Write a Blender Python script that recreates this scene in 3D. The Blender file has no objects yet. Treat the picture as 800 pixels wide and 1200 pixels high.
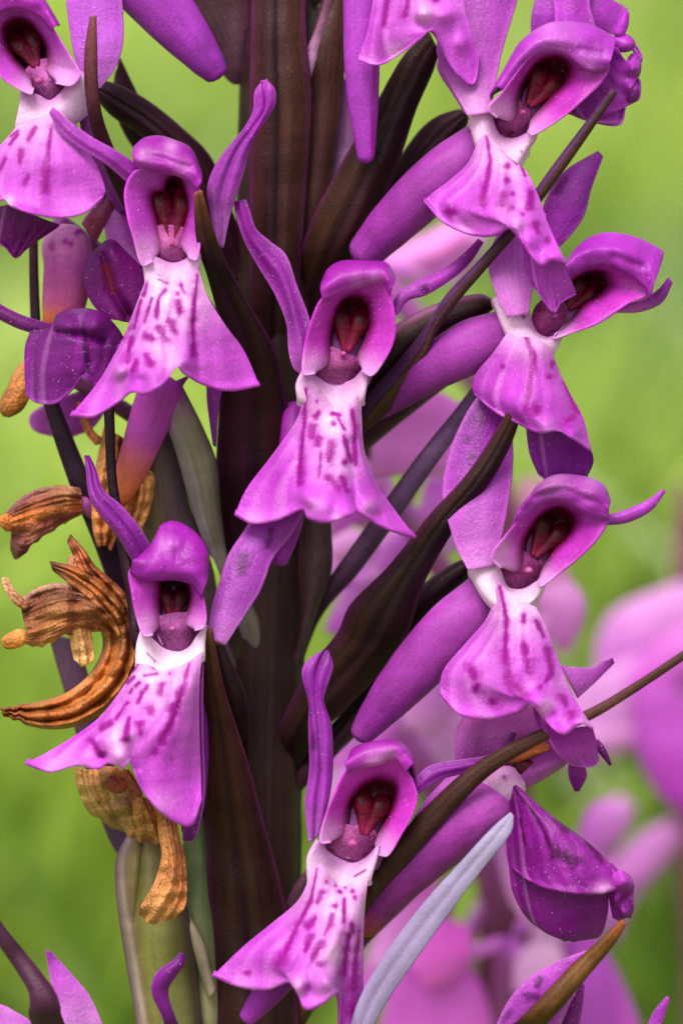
import bpy, math, random
import numpy as np
from mathutils import Vector

random.seed(7)
rng = np.random.default_rng(7)
scene = bpy.context.scene
scene.unit_settings.system = 'METRIC'
scene.unit_settings.scale_length = 0.01          # one unit is one centimetre

# ------------------------------------------------------------------ camera
S = 7.5 / 1200.0            # centimetres per photo pixel on the plane of focus
D = 26.0                    # camera to the stem axis, centimetres
TILT = math.radians(13.0)
CAM = Vector((0.0, -25.3, 23.0))
FW = Vector((0.0, math.cos(TILT), -math.sin(TILT)))
UP = Vector((0.0, math.sin(TILT), math.cos(TILT)))
RT = Vector((1.0, 0.0, 0.0))
cam_data = bpy.data.cameras.new('camera')
cam = bpy.data.objects.new('camera', cam_data)
scene.collection.objects.link(cam)
cam.location = CAM
cam.rotation_euler = (math.pi / 2 - TILT, 0.0, 0.0)
cam_data.sensor_fit = 'VERTICAL'
cam_data.sensor_height = 36.0
cam_data.sensor_width = 24.0
cam_data.lens = 36.0 * D / 7.5
cam_data.clip_start = 0.5
cam_data.clip_end = 20000.0
cam_data.dof.use_dof = True
cam_data.dof.focus_distance = D - 160 * S
cam_data.dof.aperture_fstop = 0.18
scene.camera = cam

# ------------------------------------------------------------------ light
SUN_EL, SUN_AZ = math.radians(62.0), math.radians(-28.0)   # azimuth from -Y (behind the camera) towards -X
world = bpy.data.worlds.new('World')
scene.world = world
world.use_nodes = True
wn = world.node_tree.nodes
sky = wn.new('ShaderNodeTexSky')
sky.sky_type = 'NISHITA'
sky.sun_disc = False
sky.sun_elevation = SUN_EL
sun_dir = Vector((math.sin(SUN_AZ) * math.cos(SUN_EL), -math.cos(SUN_AZ) * math.cos(SUN_EL), math.sin(SUN_EL)))
sky.sun_rotation = math.atan2(sun_dir.x, sun_dir.y)
sky.dust_density = 3.0
sky.air_density = 1.0
hsv = wn.new('ShaderNodeHueSaturation')          # thin cloud over the whole sky takes most of its blue
hsv.inputs['Saturation'].default_value = 0.15
world.node_tree.links.new(sky.outputs[0], hsv.inputs['Color'])
world.node_tree.links.new(hsv.outputs[0], wn['Background'].inputs[0])
wn['Background'].inputs[1].default_value = 0.14
sun_data = bpy.data.lights.new('sun', 'SUN')
sun_data.energy = 1.9
sun_data.angle = math.radians(28.0)
sun_data.color = (1.0, 0.95, 0.88)
sun = bpy.data.objects.new('sun', sun_data)
scene.collection.objects.link(sun)
sun.rotation_euler = sun_dir.to_track_quat('Z', 'Y').to_euler()
scene.view_settings.view_transform = 'Standard'
scene.view_settings.look = 'None'
scene.view_settings.exposure = 0.85
scene.view_settings.gamma = 1.0
scene.cycles.use_denoising = True
scene.cycles.max_bounces = 8
scene.cycles.transmission_bounces = 6
scene.cycles.diffuse_bounces = 5


# ------------------------------------------------------------------ helpers
def lin(c):
    c = np.asarray(c, float) / 255.0
    return np.where(c <= 0.04045, c / 12.92, ((c + 0.055) / 1.055) ** 2.4)


def to_world(P):
    """photo pixel x, y and depth d (pixels towards the camera from the stem axis) -> world centimetres"""
    P = np.asarray(P, float)
    dist = D - P[..., 2] * S
    k = dist / D
    a = (P[..., 0] - 400.0) * S * k
    b = (600.0 - P[..., 1]) * S * k
    return (np.array(CAM) + a[..., None] * np.array(RT) + b[..., None] * np.array(UP) + dist[..., None] * np.array(FW))


def pts(s):
    if not isinstance(s, str):
        return np.asarray(s, float)
    return np.array([[float(v) for v in t.split(',')] for t in s.split()])


def cr(P, m):
    """Catmull-Rom resample of control points P (n,k) to m points, even in index"""
    P = np.asarray(P, float)
    n = len(P)
    if n == 1:
        return np.repeat(P, m, 0)
    E = np.concatenate([(2 * P[0] - P[1])[None], P, (2 * P[-1] - P[-2])[None]])
    t = np.linspace(0, n - 1, m)
    i = np.minimum(t.astype(int), n - 2)
    f = (t - i).reshape((-1,) + (1,) * (P.ndim - 1))
    p0, p1, p2, p3 = E[i], E[i + 1], E[i + 2], E[i + 3]
    return 0.5 * (2 * p1 + (p2 - p0) * f + (2 * p0 - 5 * p1 + 4 * p2 - p3) * f ** 2 + (3 * p1 - p0 - 3 * p2 + p3) * f ** 3)


def rw(s, *d):
    """one row of control points 'x,y x,y ...' with depths spread evenly along it"""
    p = pts(s)
    if len(d) == 1:
        dd = np.full(len(p), float(d[0]))
    else:
        dd = cr(np.array(d, float)[:, None], len(p))[:, 0]
    return np.column_stack([p, dd])


_NW = [(rng.normal(size=3), rng.uniform(0, 6.28)) for _ in range(14)]


def wav(X, Y, Z=0.0, scale=30.0):
    """smooth value in about -1..1 that varies over `scale` pixels"""
    s = 0
    for v, ph in _NW:
        s = s + np.sin((X * v[0] + Y * v[1] + Z * v[2]) / scale * 1.6 + ph)
    return s / 4.5


def seg_field(X, Y, strokes, soft=False):
    """ink 0..1 of strokes: each [(x,y,r), ...]"""
    ink = np.zeros_like(X)
    for st in strokes:
        st = [tuple(p) for p in st]
        if len(st) == 1:
            st = st * 2
        for (x0, y0, r0), (x1, y1, r1) in zip(st[:-1], st[1:]):
            dx, dy = x1 - x0, y1 - y0
            L = dx * dx + dy * dy
            t = np.clip(((X - x0) * dx + (Y - y0) * dy) / L, 0, 1) if L > 0 else 0
            dist = np.hypot(X - x0 - t * dx, Y - y0 - t * dy)
            r = (r0 + (r1 - r0) * t) * (1 + 0.34 * wav(X, Y, r0 * 9, 5) + 0.26 * wav(Y, X, r0 * 5, 2.4))
            if soft:
                r = r0 + (r1 - r0) * t
                ink = np.maximum(ink, np.exp(-(dist / (1.3 * r)) ** 2))
                continue
            ink = np.maximum(ink, 1 / (1 + np.exp((dist - r * 0.9) / np.maximum(0.23 * r, 0.45))))
    return ink


def st(s, r):
    """'x,y x,y' stroke with one radius or radii per point"""
    p = pts(s)
    r = np.linspace(*r, len(p)) if isinstance(r, tuple) else np.full(len(p), float(r))
    return [(a, b, c) for (a, b), c in zip(p, r)]


WHITE = (243, 226, 246)
INK = (156, 6, 152)


def paint(ramp, pale=(), deep=(), strokes=(), veins=0, vein_amp=0.12, edge=None, ink=INK, mott=0.10,
          white=WHITE, deepc=(140, 30, 150), inka=1.0, cross=None, halo=0.0, streak=0.0):
    """colour of a surface from traced marks, some of them painted highlights: ramp along the length, pale and deep zones, veins, spots"""
    ts = np.array([r[0] for r in ramp])
    cs = np.array([lin(r[1]) for r in ramp])

    def f(X, Y, U, V):
        c = np.stack([np.interp(V, ts, cs[:, k]) for k in range(3)], -1)
        if cross is not None:
            cc = np.array([lin(q[1]) for q in cross]); tt = [q[0] for q in cross]; aa = [q[2] for q in cross]
            col = np.stack([np.interp(U, tt, cc[:, k]) for k in range(3)], -1)
            a = np.interp(U, tt, aa)[:, None]
            c = c * (1 - a) + col * a
        for (x, y, r, s) in pale:
            g = (s * np.exp(-((X - x) ** 2 + (Y - y) ** 2) / (r * r)) * (1 + 0.25 * wav(X, Y, 3, 14)))[:, None]
            g = np.clip(g, 0, 1)
            c = c * (1 - g) + lin(white) * g
        for (x, y, r, s) in deep:
            g = (s * np.exp(-((X - x) ** 2 + (Y - y) ** 2) / (r * r)) * (1 + 0.3 * wav(X, Y, 8, 12)))[:, None]
            g = np.clip(g, 0, 1)
            c = c * (1 - g) + lin(deepc) * g
        if veins:
            w = wav(X, Y, 5, 40) * 0.35 + wav(X, Y, 9, 12) * 0.10
            v = np.sin((U * veins + w) * 2 * np.pi)
            v = np.clip(v, 0, 1) ** 4
            v2 = np.clip(np.sin((U * veins * 2.3 + w * 2 + 0.3) * 2 * np.pi), 0, 1) ** 6
            c = c * (1 - vein_amp * (v + 0.5 * v2) * (0.65 + 0.45 * wav(X, Y, 2, 25)))[:, None]
        if streak:
            w = np.clip(wav(U * 60, V * 4, 3, 3.2) - 0.1, 0, 1) * (0.55 + 0.5 * wav(X, Y, 6, 24))
            g = np.clip(streak * w * np.clip(V * 3, 0, 1), 0, 1)[:, None]
            c = c * (1 - g) + lin((168, 50, 184)) * g
            g = np.clip(0.6 * streak * np.clip(wav(U * 50, V * 4, 9, 3) - 0.35, 0, 1), 0, 1)[:, None]
            c = c * (1 - g) + lin((240, 206, 246)) * g
        if mott:
            c = c * (1 + mott * wav(X, Y, 1, 22) + 0.6 * mott * wav(Y, X, 4, 8))[:, None]
        if strokes:
            if halo:
                wide = [[(p[0], p[1], p[2] * 1.9 + 1.5) for p in q_] for q_ in strokes]
                g = (halo * seg_field(X, Y, wide))[:, None]
                c = c * (1 - g) + lin((176, 60, 190)) * g
            g = (inka * seg_field(X, Y, strokes))[:, None]
            c = c * (1 - g) + lin(ink) * g
        if edge is not None:
            ec, ew, ea = edge
            q = np.minimum(U, 1 - U)
            g = (ea * np.exp(-(q / ew) ** 2))[:, None]
            c = c * (1 - g) + lin(ec) * g
        return np.clip(c, 0.0, 1)
    return f


# ------------------------------------------------------------------ materials
def petal_material(name, rough=0.42, trans=0.34, bump=0.35, spec=0.45, sparkle=0.5, vary=0.12, scale=1.0, coat=0.0):
    m = bpy.data.materials.new(name)
    m.use_nodes = True
    nt = m.node_tree
    n, l = nt.nodes, nt.links
    n.clear()
    out = n.new('ShaderNodeOutputMaterial')
    pb = n.new('ShaderNodeBsdfPrincipled')
    tr = n.new('ShaderNodeBsdfTranslucent')
    mix = n.new('ShaderNodeMixShader')
    att = n.new('ShaderNodeAttribute'); att.attribute_name = 'Col'
    tc = n.new('ShaderNodeTexCoord')
    nz = n.new('ShaderNodeTexNoise'); nz.inputs['Scale'].default_value = 34 * scale; nz.inputs['Detail'].default_value = 6
    nz.inputs['Roughness'].default_value = 0.65
    l.new(tc.outputs['Object'], nz.inputs['Vector'])
    mr = n.new('ShaderNodeMapRange')
    mr.inputs['From Min'].default_value = 0.3; mr.inputs['From Max'].default_value = 0.7
    mr.inputs['To Min'].default_value = 1 - vary; mr.inputs['To Max'].default_value = 1 + vary
    l.new(nz.outputs['Fac'], mr.inputs['Value'])
    ng = n.new('ShaderNodeTexNoise'); ng.inputs['Scale'].default_value = 90 * scale; ng.inputs['Detail'].default_value = 2
    l.new(tc.outputs['Object'], ng.inputs['Vector'])
    mg = n.new('ShaderNodeMapRange')
    mg.inputs['From Min'].default_value = 0.3; mg.inputs['From Max'].default_value = 0.7
    mg.inputs['To Min'].default_value = 1 - vary; mg.inputs['To Max'].default_value = 1 + vary
    l.new(ng.outputs['Fac'], mg.inputs['Value'])
    mm = n.new('ShaderNodeMath'); mm.operation = 'MULTIPLY'
    l.new(mr.outputs[0], mm.inputs[0]); l.new(mg.outputs[0], mm.inputs[1])
    mul = n.new('ShaderNodeVectorMath'); mul.operation = 'SCALE'
    l.new(att.outputs['Color'], mul.inputs[0]); l.new(mm.outputs[0], mul.inputs['Scale'])
    # surface cells: tiny domes, and scattered beads that catch the light
    vo = n.new('ShaderNodeTexVoronoi'); vo.inputs['Scale'].default_value = 46 * scale
    l.new(tc.outputs['Object'], vo.inputs['Vector'])
    add = n.new('ShaderNodeMath'); add.operation = 'MULTIPLY_ADD'
    l.new(vo.outputs['Distance'], add.inputs[0]); add.inputs[1].default_value = -0.7
    l.new(nz.outputs['Fac'], add.inputs[2])
    vg = n.new('ShaderNodeTexVoronoi'); vg.inputs['Scale'].default_value = 26 * scale
    l.new(tc.outputs['Object'], vg.inputs['Vector'])
    sx = n.new('ShaderNodeSeparateColor'); l.new(vg.outputs['Color'], sx.inputs[0])
    gt = n.new('ShaderNodeMath'); gt.operation = 'GREATER_THAN'; gt.inputs[1].default_value = 0.80
    l.new(sx.outputs[0], gt.inputs[0])
    bead = n.new('ShaderNodeMapRange'); bead.interpolation_type = 'SMOOTHSTEP'
    bead.inputs['From Min'].default_value = 0.30; bead.inputs['From Max'].default_value = 0.0
    bead.inputs['To Min'].default_value = 0.0; bead.inputs['To Max'].default_value = 5.0 * sparkle
    l.new(vg.outputs['Distance'], bead.inputs['Value'])
    bm_ = n.new('ShaderNodeMath'); bm_.operation = 'MULTIPLY'
    l.new(bead.outputs[0], bm_.inputs[0]); l.new(gt.outputs[0], bm_.inputs[1])
    add2 = n.new('ShaderNodeMath'); add2.operation = 'ADD'
    l.new(bm_.outputs[0], add2.inputs[0]); l.new(add.outputs[0], add2.inputs[1])
    bp = n.new('ShaderNodeBump'); bp.inputs['Strength'].default_value = bump; bp.inputs['Distance'].default_value = 0.016 / scale
    l.new(add2.outputs[0], bp.inputs['Height'])
    l.new(bp.outputs[0], pb.inputs['Normal'])
    l.new(mul.outputs[0], pb.inputs['Base Color'])
    rr = n.new('ShaderNodeMapRange'); rr.inputs['To Min'].default_value = rough; rr.inputs['To Max'].default_value = rough * (1 - 0.7 * sparkle)
    l.new(bm_.outputs[0], rr.inputs['Value']); l.new(rr.outputs[0], pb.inputs['Roughness'])
    pb.inputs['Specular IOR Level'].default_value = spec
    pb.inputs['Coat Weight'].default_value = coat
    pb.inputs['Coat Roughness'].default_value = 0.25
    l.new(mul.outputs[0], tr.inputs['Color'])
    mix.inputs[0].default_value = trans
    l.new(pb.outputs[0], mix.inputs[1]); l.new(tr.outputs[0], mix.inputs[2])
    l.new(mix.outputs[0], out.inputs[0])
    return m


PETAL = petal_material('petal', rough=0.40, trans=0.40, bump=0.26, spec=0.34, sparkle=1.0)
HOODM = petal_material('hood petal', rough=0.38, trans=0.32, bump=0.25, spec=0.32)
SPURM = petal_material('spur skin', rough=0.5, trans=0.15, bump=0.2, sparkle=0.3, spec=0.2)
BRACT = petal_material('bract leaf', rough=0.42, trans=0.05, bump=0.26, spec=0.16, sparkle=0.9, vary=0.22, scale=1.2)
STEMM = petal_material('stem skin', rough=0.5, trans=0.0, bump=0.2, spec=0.2, vary=0.2, scale=1.1)
COLUMN = petal_material('column tissue', rough=0.42, trans=0.28, bump=0.35, spec=0.25, sparkle=0.8, coat=0.0, vary=0.25)
DRY = petal_material('dry petal', rough=0.42, trans=0.25, bump=0.8, spec=0.5, vary=0.3, scale=0.9)
OVARY = petal_material('ovary skin', rough=0.45, trans=0.08, bump=0.18, spec=0.25, sparkle=0.4, vary=0.08)
BEAD = petal_material('glint_bead', rough=0.2, trans=0.3, bump=0.0, spec=0.8, sparkle=0.0, vary=0.0)
FAR = petal_material('soft petal', rough=0.5, trans=0.4, bump=0.0, vary=0.05)

# ------------------------------------------------------------------ building
ORIGIN = {}


def link(name, V, F, mat, parent=None, colors=None, thick=0.0, label=None, smooth=True):
    V = np.asarray(V)
    o0 = V.mean(0)
    po = ORIGIN[parent] if parent is not None else np.zeros(3)
    me = bpy.data.meshes.new(name)
    me.from_pydata((V - o0).tolist(), [], F)
    if colors is not None:
        if mat in (PETAL, HOODM, SPURM):
            k = {PETAL: 1.0, HOODM: 1.0, SPURM: 1.12}[mat]
            g = colors[:, 1] ** k
            colors = np.stack([colors[:, 0] ** k * 1.06, g * (0.50 + 0.5 * g), colors[:, 2] ** k * (0.93 + 0.04 * g)], -1)
        elif mat is COLUMN:
            colors = colors * np.array([0.95, 0.60, 1.15])
        elif mat is DRY:
            colors = colors * np.array([1.12, 0.92, 0.70])
        elif mat is FAR:
            colors = colors * np.stack([np.full(len(colors), 1.10), 0.90 + 0.10 * colors[:, 1], np.full(len(colors), 0.99)], -1)
        elif mat in (BRACT, STEMM):
            lum = colors @ np.array([0.3, 0.6, 0.1])
            colors = colors * np.clip(0.42 + 3.2 * lum, 0, 1)[:, None] * np.array([1.08, 0.80, 0.98])
        ca = me.color_attributes.new('Col', 'FLOAT_COLOR', 'POINT')
        ca.data.foreach_set('color', np.column_stack([colors, np.ones(len(colors))]).astype(np.float32).ravel())
    me.materials.append(mat)
    if smooth:
        me.polygons.foreach_set('use_smooth', [True] * len(me.polygons))
    o = bpy.data.objects.new(name, me)
    scene.collection.objects.link(o)
    o.location = o0 - po
    if parent is not None:
        o.parent = parent
    ORIGIN[o] = o0
    if label:
        o['label'] = label
    if thick:
        md = o.modifiers.new('thickness', 'SOLIDIFY')
        md.thickness = thick * S
        md.offset = 0
    return o


GLINT_BEADS = {}
prng = np.random.default_rng(11)


def grid_faces(nv, nu, closed=False):
    F = []
    for j in range(nv - 1):
        for i in range(nu - (0 if closed else 1)):
            a = j * nu + i; b = j * nu + (i + 1) % nu
            F.append((a, b, b + nu, a + nu))
    return F


def patch(name, rows, mat, col, parent, nu=None, nv=None, thick=2.2, bumps=(), creases=(), rough_=1.2, label=None,
          curl=0.0, wave=(0, 1), closed=False, fine=0.15, frill=0, folds=None):
    rows = [np.asarray(r, float) for r in rows]
    if curl:
        last = rows[-1].copy(); last[:, 2] -= curl; last[:, 1] -= curl * 0.45
        rows = rows + [last]
    w = max(np.abs(np.diff(r[:, :2], axis=0)).sum() for r in rows)
    h = sum(np.abs(rows[k + 1].mean(0)[:2] - rows[k].mean(0)[:2]).sum() for k in range(len(rows) - 1)) + 20
    fd = 1.15 if frill else 1.7
    nu = nu or int(np.clip(w / fd, 10, 210))
    nv = nv or int(np.clip(h / fd, 10, 190))
    G = np.stack([cr(r, nu) for r in rows])
    G = cr(G, nv)
    P = G.reshape(-1, 3)
    U = np.tile(np.linspace(0, 1, nu), nv); V = np.repeat(np.linspace(0, 1, nv), nu)
    X, Y = P[:, 0].copy(), P[:, 1].copy()
    c = col(X, Y, U, V)
    for (x, y, r, a) in bumps:
        P[:, 2] += (1.5 if frill else 1.0) * a * np.exp(-((X - x) ** 2 + (Y - y) ** 2) / (r * r))
    for cs, a in creases:
        P[:, 2] -= a * seg_field(X, Y, [cs], True)
    if curl and frill:
        P[:, 2] += 5.5 * np.exp(-((V - 0.80) / 0.05) ** 2) * (1 + 0.4 * wav(X, Y, 31, 18))
        P[:, 2] += 2.6 * wav(U * 46, V * 5, 23, 3.0) * np.clip(V * 2, 0, 1)
    P[:, 2] += rough_ * wav(X, Y, P[:, 2] * 0.2, 18) + fine * rough_ * wav(Y, X, 2, 7)
    if folds:
        Qa, Qb = (V, U) if folds[2] == 'V' else (U, V)
        P[:, 2] += folds[1] * (1.6 * wav(Qa * folds[0] * 5, Qb * 3, 3, 3.0) - 2.0 * np.abs(wav(Qa * folds[0] * 9, Qb * 5, 8, 3.0)))
        P[:, 0] += folds[1] * 0.5 * wav(Qa * folds[0] * 4, Qb * 6, 13, 3.0)
    if frill:
        fr = np.clip((V - 0.72) / 0.28, 0, 1) ** 2
        P[:, 2] += frill * fr * wav(X, Y * 0.3, 11, 5.5)
        P[:, 1] += 0.4 * frill * fr * wav(X, Y * 0.2, 17, 5)
    if wave[0]:
        P[:, 2] += wave[0] * np.sin(V * wave[1] * 6.28 + 1.3) * (2 * U - 1) ** 2
        P[:, 0] += 0.4 * wave[0] * np.sin(U * 9 + V * 14) * V
    F = grid_faces(nv, nu)
    o = link(name, to_world(P), F, mat, parent, c, thick, label)
    if mat in (PETAL, HOODM, BRACT):
        G3 = P.reshape(nv, nu, 3)
        per = np.abs(np.cross(G3[1:, :-1] - G3[:-1, :-1], G3[:-1, 1:] - G3[:-1, :-1])[..., 2])
        area = per.sum()
        n_ = int(area / (90 if mat is PETAL else 130 if mat is HOODM else 260))
        pr = per.ravel() / area
        pick = prng.choice(len(pr), size=n_, p=pr)
        dens = wav(X.reshape(nv, nu)[:-1, :-1].ravel()[pick], Y.reshape(nv, nu)[:-1, :-1].ravel()[pick], 21, 26)
        pick = pick[prng.random(n_) < 0.5 + 0.5 * dens]
        jj, ii = pick // (nu - 1), pick % (nu - 1)
        f1_, f2_ = prng.random((2, len(pick), 1))
        pp = G3[jj, ii] + (G3[jj, ii + 1] - G3[jj, ii]) * f1_ + (G3[jj + 1, ii] - G3[jj, ii]) * f2_
        cc = c.reshape(nv, nu, 3)[jj, ii]
        host = parent if (parent is not None and parent is not globals().get('orchid')) else o
        if host.parent is not None or True:
            GLINT_BEADS.setdefault(host, []).append((pp, cc, mat is BRACT, thick))
    return o


def sheet(name, left, right, mat, col, parent, d=(100,), dr=None, bulge=8, prof=None, n=None, m=None, **kw):
    """blade between two traced edges, base first; d depths along it; bulge/prof shape its cross-section"""
    L, R = pts(left), pts(right)
    k = max(len(L), len(R)) * 3
    L, R = cr(L, k), cr(R, k)
    dd = cr(np.array(d, float)[:, None], k)[:, 0] if len(d) > 1 else np.full(k, float(d[0]))
    dR = dd if dr is None else (cr(np.array(dr, float)[:, None], k)[:, 0] if len(dr) > 1 else np.full(k, float(dr[0])))
    prof = prof or [0, 0.75, 1, 0.75, 0]
    wid = np.hypot(*(L - R).T); wmax = max(wid.max(), 1)
    rows = []
    for i in range(k):
        ts = np.linspace(0, 1, len(prof))
        xy = L[i] + (R[i] - L[i]) * ts[:, None]
        z = dd[i] + (dR[i] - dd[i]) * ts + bulge * (wid[i] / wmax) * np.array(prof)
        rows.append(np.column_stack([xy, z]))
    ln = np.hypot(*np.diff((L + R) / 2, axis=0).T).sum()
    return patch(name, rows, mat, col, parent, nu=m or int(np.clip(wmax / 1.8, 9, 40)), nv=n or int(np.clip(ln / 2.5, 16, 150)), **kw)


def frames(P):
    T = np.gradient(P, axis=0); T /= np.linalg.norm(T, axis=1)[:, None] + 1e-9
    ref = np.array([0.0, 0.0, 1.0]) if abs(T[0][2]) < 0.8 else np.array([1.0, 0, 0])
    A = np.cross(T, ref); A /= np.linalg.norm(A, axis=1)[:, None] + 1e-9
    B = np.cross(A, T)
    return T, A, B


def tube(name, path, radii, mat, col, parent, flat=1.0, d=None, ribs=0, rib_amp=0.0, n=None, m=20, label=None, lump=0.02, make=True, twist=0.0):
    """swept round body; path 'x,y ..' with depths d; radii in pixels; ends are closed and rounded"""
    P = pts(path)
    if P.shape[1] == 2:
        dd = cr(np.array(d, float)[:, None], len(P))[:, 0] if len(d) > 1 else np.full(len(P), float(d[0]))
        P = np.column_stack([P, dd])
    ln = np.linalg.norm(np.diff(P, axis=0), axis=1).sum()
    n = n or int(np.clip(ln / 3, 14, 160))
    P = cr(P, n); r = cr(np.array(radii, float)[:, None], n)[:, 0]
    s = np.linspace(0, ln, n)
    e0 = np.sqrt(np.clip(1 - (1 - np.clip(s / max(r[0], 1), 0, 1)) ** 2, 0.0004, 1))
    e1 = np.sqrt(np.clip(1 - (1 - np.clip((ln - s) / max(r[-1], 1), 0, 1)) ** 2, 0.0004, 1))
    r = r * e0 * e1
    T, A, B = frames(P)
    th = np.linspace(0, 2 * np.pi, m, endpoint=False)
    q = 1 + rib_amp * (np.cos(th * ribs + twist * s[:, None] / 30) + 0.6 * np.sin(th * (2 * ribs + 1) - twist * s[:, None] / 18)) if ribs else np.ones((1, m))
    rr = r[:, None] * q * (1 + lump * wav(s[:, None] * 1.0, th[None, :] * 12, 3, 18))
    G = P[:, None, :] + rr[..., None] * (np.cos(th)[None, :, None] * A[:, None, :] + flat * np.sin(th)[None, :, None] * B[:, None, :])
    V = G.reshape(-1, 3)
    U = np.tile(0.5 + 0.5 * np.cos(th), n); W = np.repeat(np.linspace(0, 1, n), m)
    c = col(V[:, 0], V[:, 1], U, W)
    F = grid_faces(n, m, True)
    F.append(tuple(range(m))[::-1]); F.append(tuple(range((n - 1) * m, n * m)))
    if not make:
        return to_world(V), F, c
    return link(name, to_world(V), F, mat, parent, c, 0, label)


def dome(name, outline, de, dc, mat, col, parent, power=2.0, centre=None, back=True, rough_=0.6, creases=(), bumps=(), thick=0, m=44, n=14, label=None):
    """rounded body bulging from a traced outline (edge depth de) to its centre (depth dc)"""
    O = pts(outline)
    O = np.vstack([O, O[:1]])
    # periodic resample
    k = len(O) - 1
    E = np.vstack([O[k - 1], O, O[1]])
    t = np.linspace(0, k, m, endpoint=False); i = t.astype(int); f = (t - i)[:, None]
    p0, p1, p2, p3 = E[i], E[i + 1], E[i + 2], E[i + 3]
    Q = 0.5 * (2 * p1 + (p2 - p0) * f + (2 * p0 - 5 * p1 + 4 * p2 - p3) * f ** 2 + (3 * p1 - p0 - 3 * p2 + p3) * f ** 3)
    ce = np.array(centre) if centre else Q.mean(0)
    V = []; U = []; W = []
    ts = np.linspace(0.02, 1, n)
    for tt in ts:
        xy = ce + (Q - ce) * tt
        z = de + (dc - de) * (1 - tt ** power)
        V.append(np.column_stack([xy, np.full(m, z)])); U += [tt] * m; W += [tt] * m
    if back:
        for tt in (0.8, 0.3):
            V.append(np.column_stack([ce + (Q - ce) * tt, np.full(m, de - abs(dc - de) * (1 - tt) - 2)])); U += [1] * m; W += [1] * m
    V = np.vstack(V)
    X, Y = V[:, 0].copy(), V[:, 1].copy()
    c = col(X, Y, np.array(U), np.array(W))
    for (x, y, r, a) in bumps:
        V[:, 2] += a * np.exp(-((X - x) ** 2 + (Y - y) ** 2) / (r * r))
    for cs, a in creases:
        V[:, 2] -= a * seg_field(X, Y, [cs], True)
    V[:, 2] += rough_ * wav(X, Y, 0, 9)
    nr = n + (2 if back else 0)
    F = grid_faces(nr, m, True)
    F.append(tuple(range(m))[::-1]); F.append(tuple(range((nr - 1) * m, nr * m)))
    return link(name, to_world(V), F, mat, parent, c, thick, label)


def hood(rim, opening, d, parent, deepd=62, col=None, tilt=0.0, lipd=0, edge_hi=None):
    """helmet of petals: outer shell, rolled rim, inner wall, and the hollow behind the column"""
    n = 72
    P, Q = pts(rim), pts(opening)
    column_back(P[0], P[-1], d, parent)
    def tip(a, b, c_):
        m = (a + b) / 2; t = a - c_; t /= np.linalg.norm(t) + 1e-9
        return m + t * 7, m + t * 5
    r0, o0 = tip(P[0], Q[0], P[1]); r1, o1 = tip(P[-1], Q[-1], P[-2])
    P = np.vstack([r0, P, r1]); Q = np.vstack([o0, Q, o1])
    R = cr(P, n); O = cr(Q, n)
    ends = [(P[0][0], P[0][1], 20, .85), (P[-1][0], P[-1][1], 20, .85)]
    c = R.mean(0); co = O.mean(0)
    def dep(a, base):
        q = np.full(n, float(base)) + tilt * (a[:, 0] - c[0])
        return q
    def row(a, base):
        return np.column_stack([a, dep(a, base)])
    base = col
    def col(X, Y, U, V):
        q = base(X, Y, U, V)
        for (x, y, r, a) in ends:
            g = (a * np.exp(-((X - x) ** 2 + (Y - y) ** 2) / (r * r)))[:, None]
            q = q * (1 - g) + lin((226, 190, 232)) * g
        return q
    rows = [row(c + (R - c) * 0.45, d - 95), row(c + (R - c) * 0.86, d - 55), row(c + (R - c) * 0.965, d - 22),
            row(c + (R - c) * 0.995, d - 4), row(c + (R - c) * 1.0, d + 2), row(R * 0.82 + O * 0.18, d - 1), row(R * 0.35 + O * 0.65, d - 15),
            row(O, d - 30), row(co + (O - co) * 0.8, d - 46), row(co + (O - co) * 0.3, d - deepd)]
    return patch('hood', rows, HOODM, col, parent, nu=110, nv=90, thick=1.2, rough_=2.0, fine=0.25)


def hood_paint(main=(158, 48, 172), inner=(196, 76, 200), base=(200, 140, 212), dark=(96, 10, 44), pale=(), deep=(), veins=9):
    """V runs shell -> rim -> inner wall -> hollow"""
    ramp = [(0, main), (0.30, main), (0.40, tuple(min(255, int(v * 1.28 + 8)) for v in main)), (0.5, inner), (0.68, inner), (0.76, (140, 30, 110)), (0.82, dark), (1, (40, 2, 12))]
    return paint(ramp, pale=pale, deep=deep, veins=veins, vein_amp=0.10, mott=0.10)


def hull(P):
    P = sorted(map(tuple, P))
    def half(Q):
        h = []
        for p in Q:
            while len(h) > 1 and (h[-1][0] - h[-2][0]) * (p[1] - h[-2][1]) - (h[-1][1] - h[-2][1]) * (p[0] - h[-2][0]) <= 0:
                h.pop()
            h.append(p)
        return h[:-1]
    return np.array(half(P) + half(P[::-1]))


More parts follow.
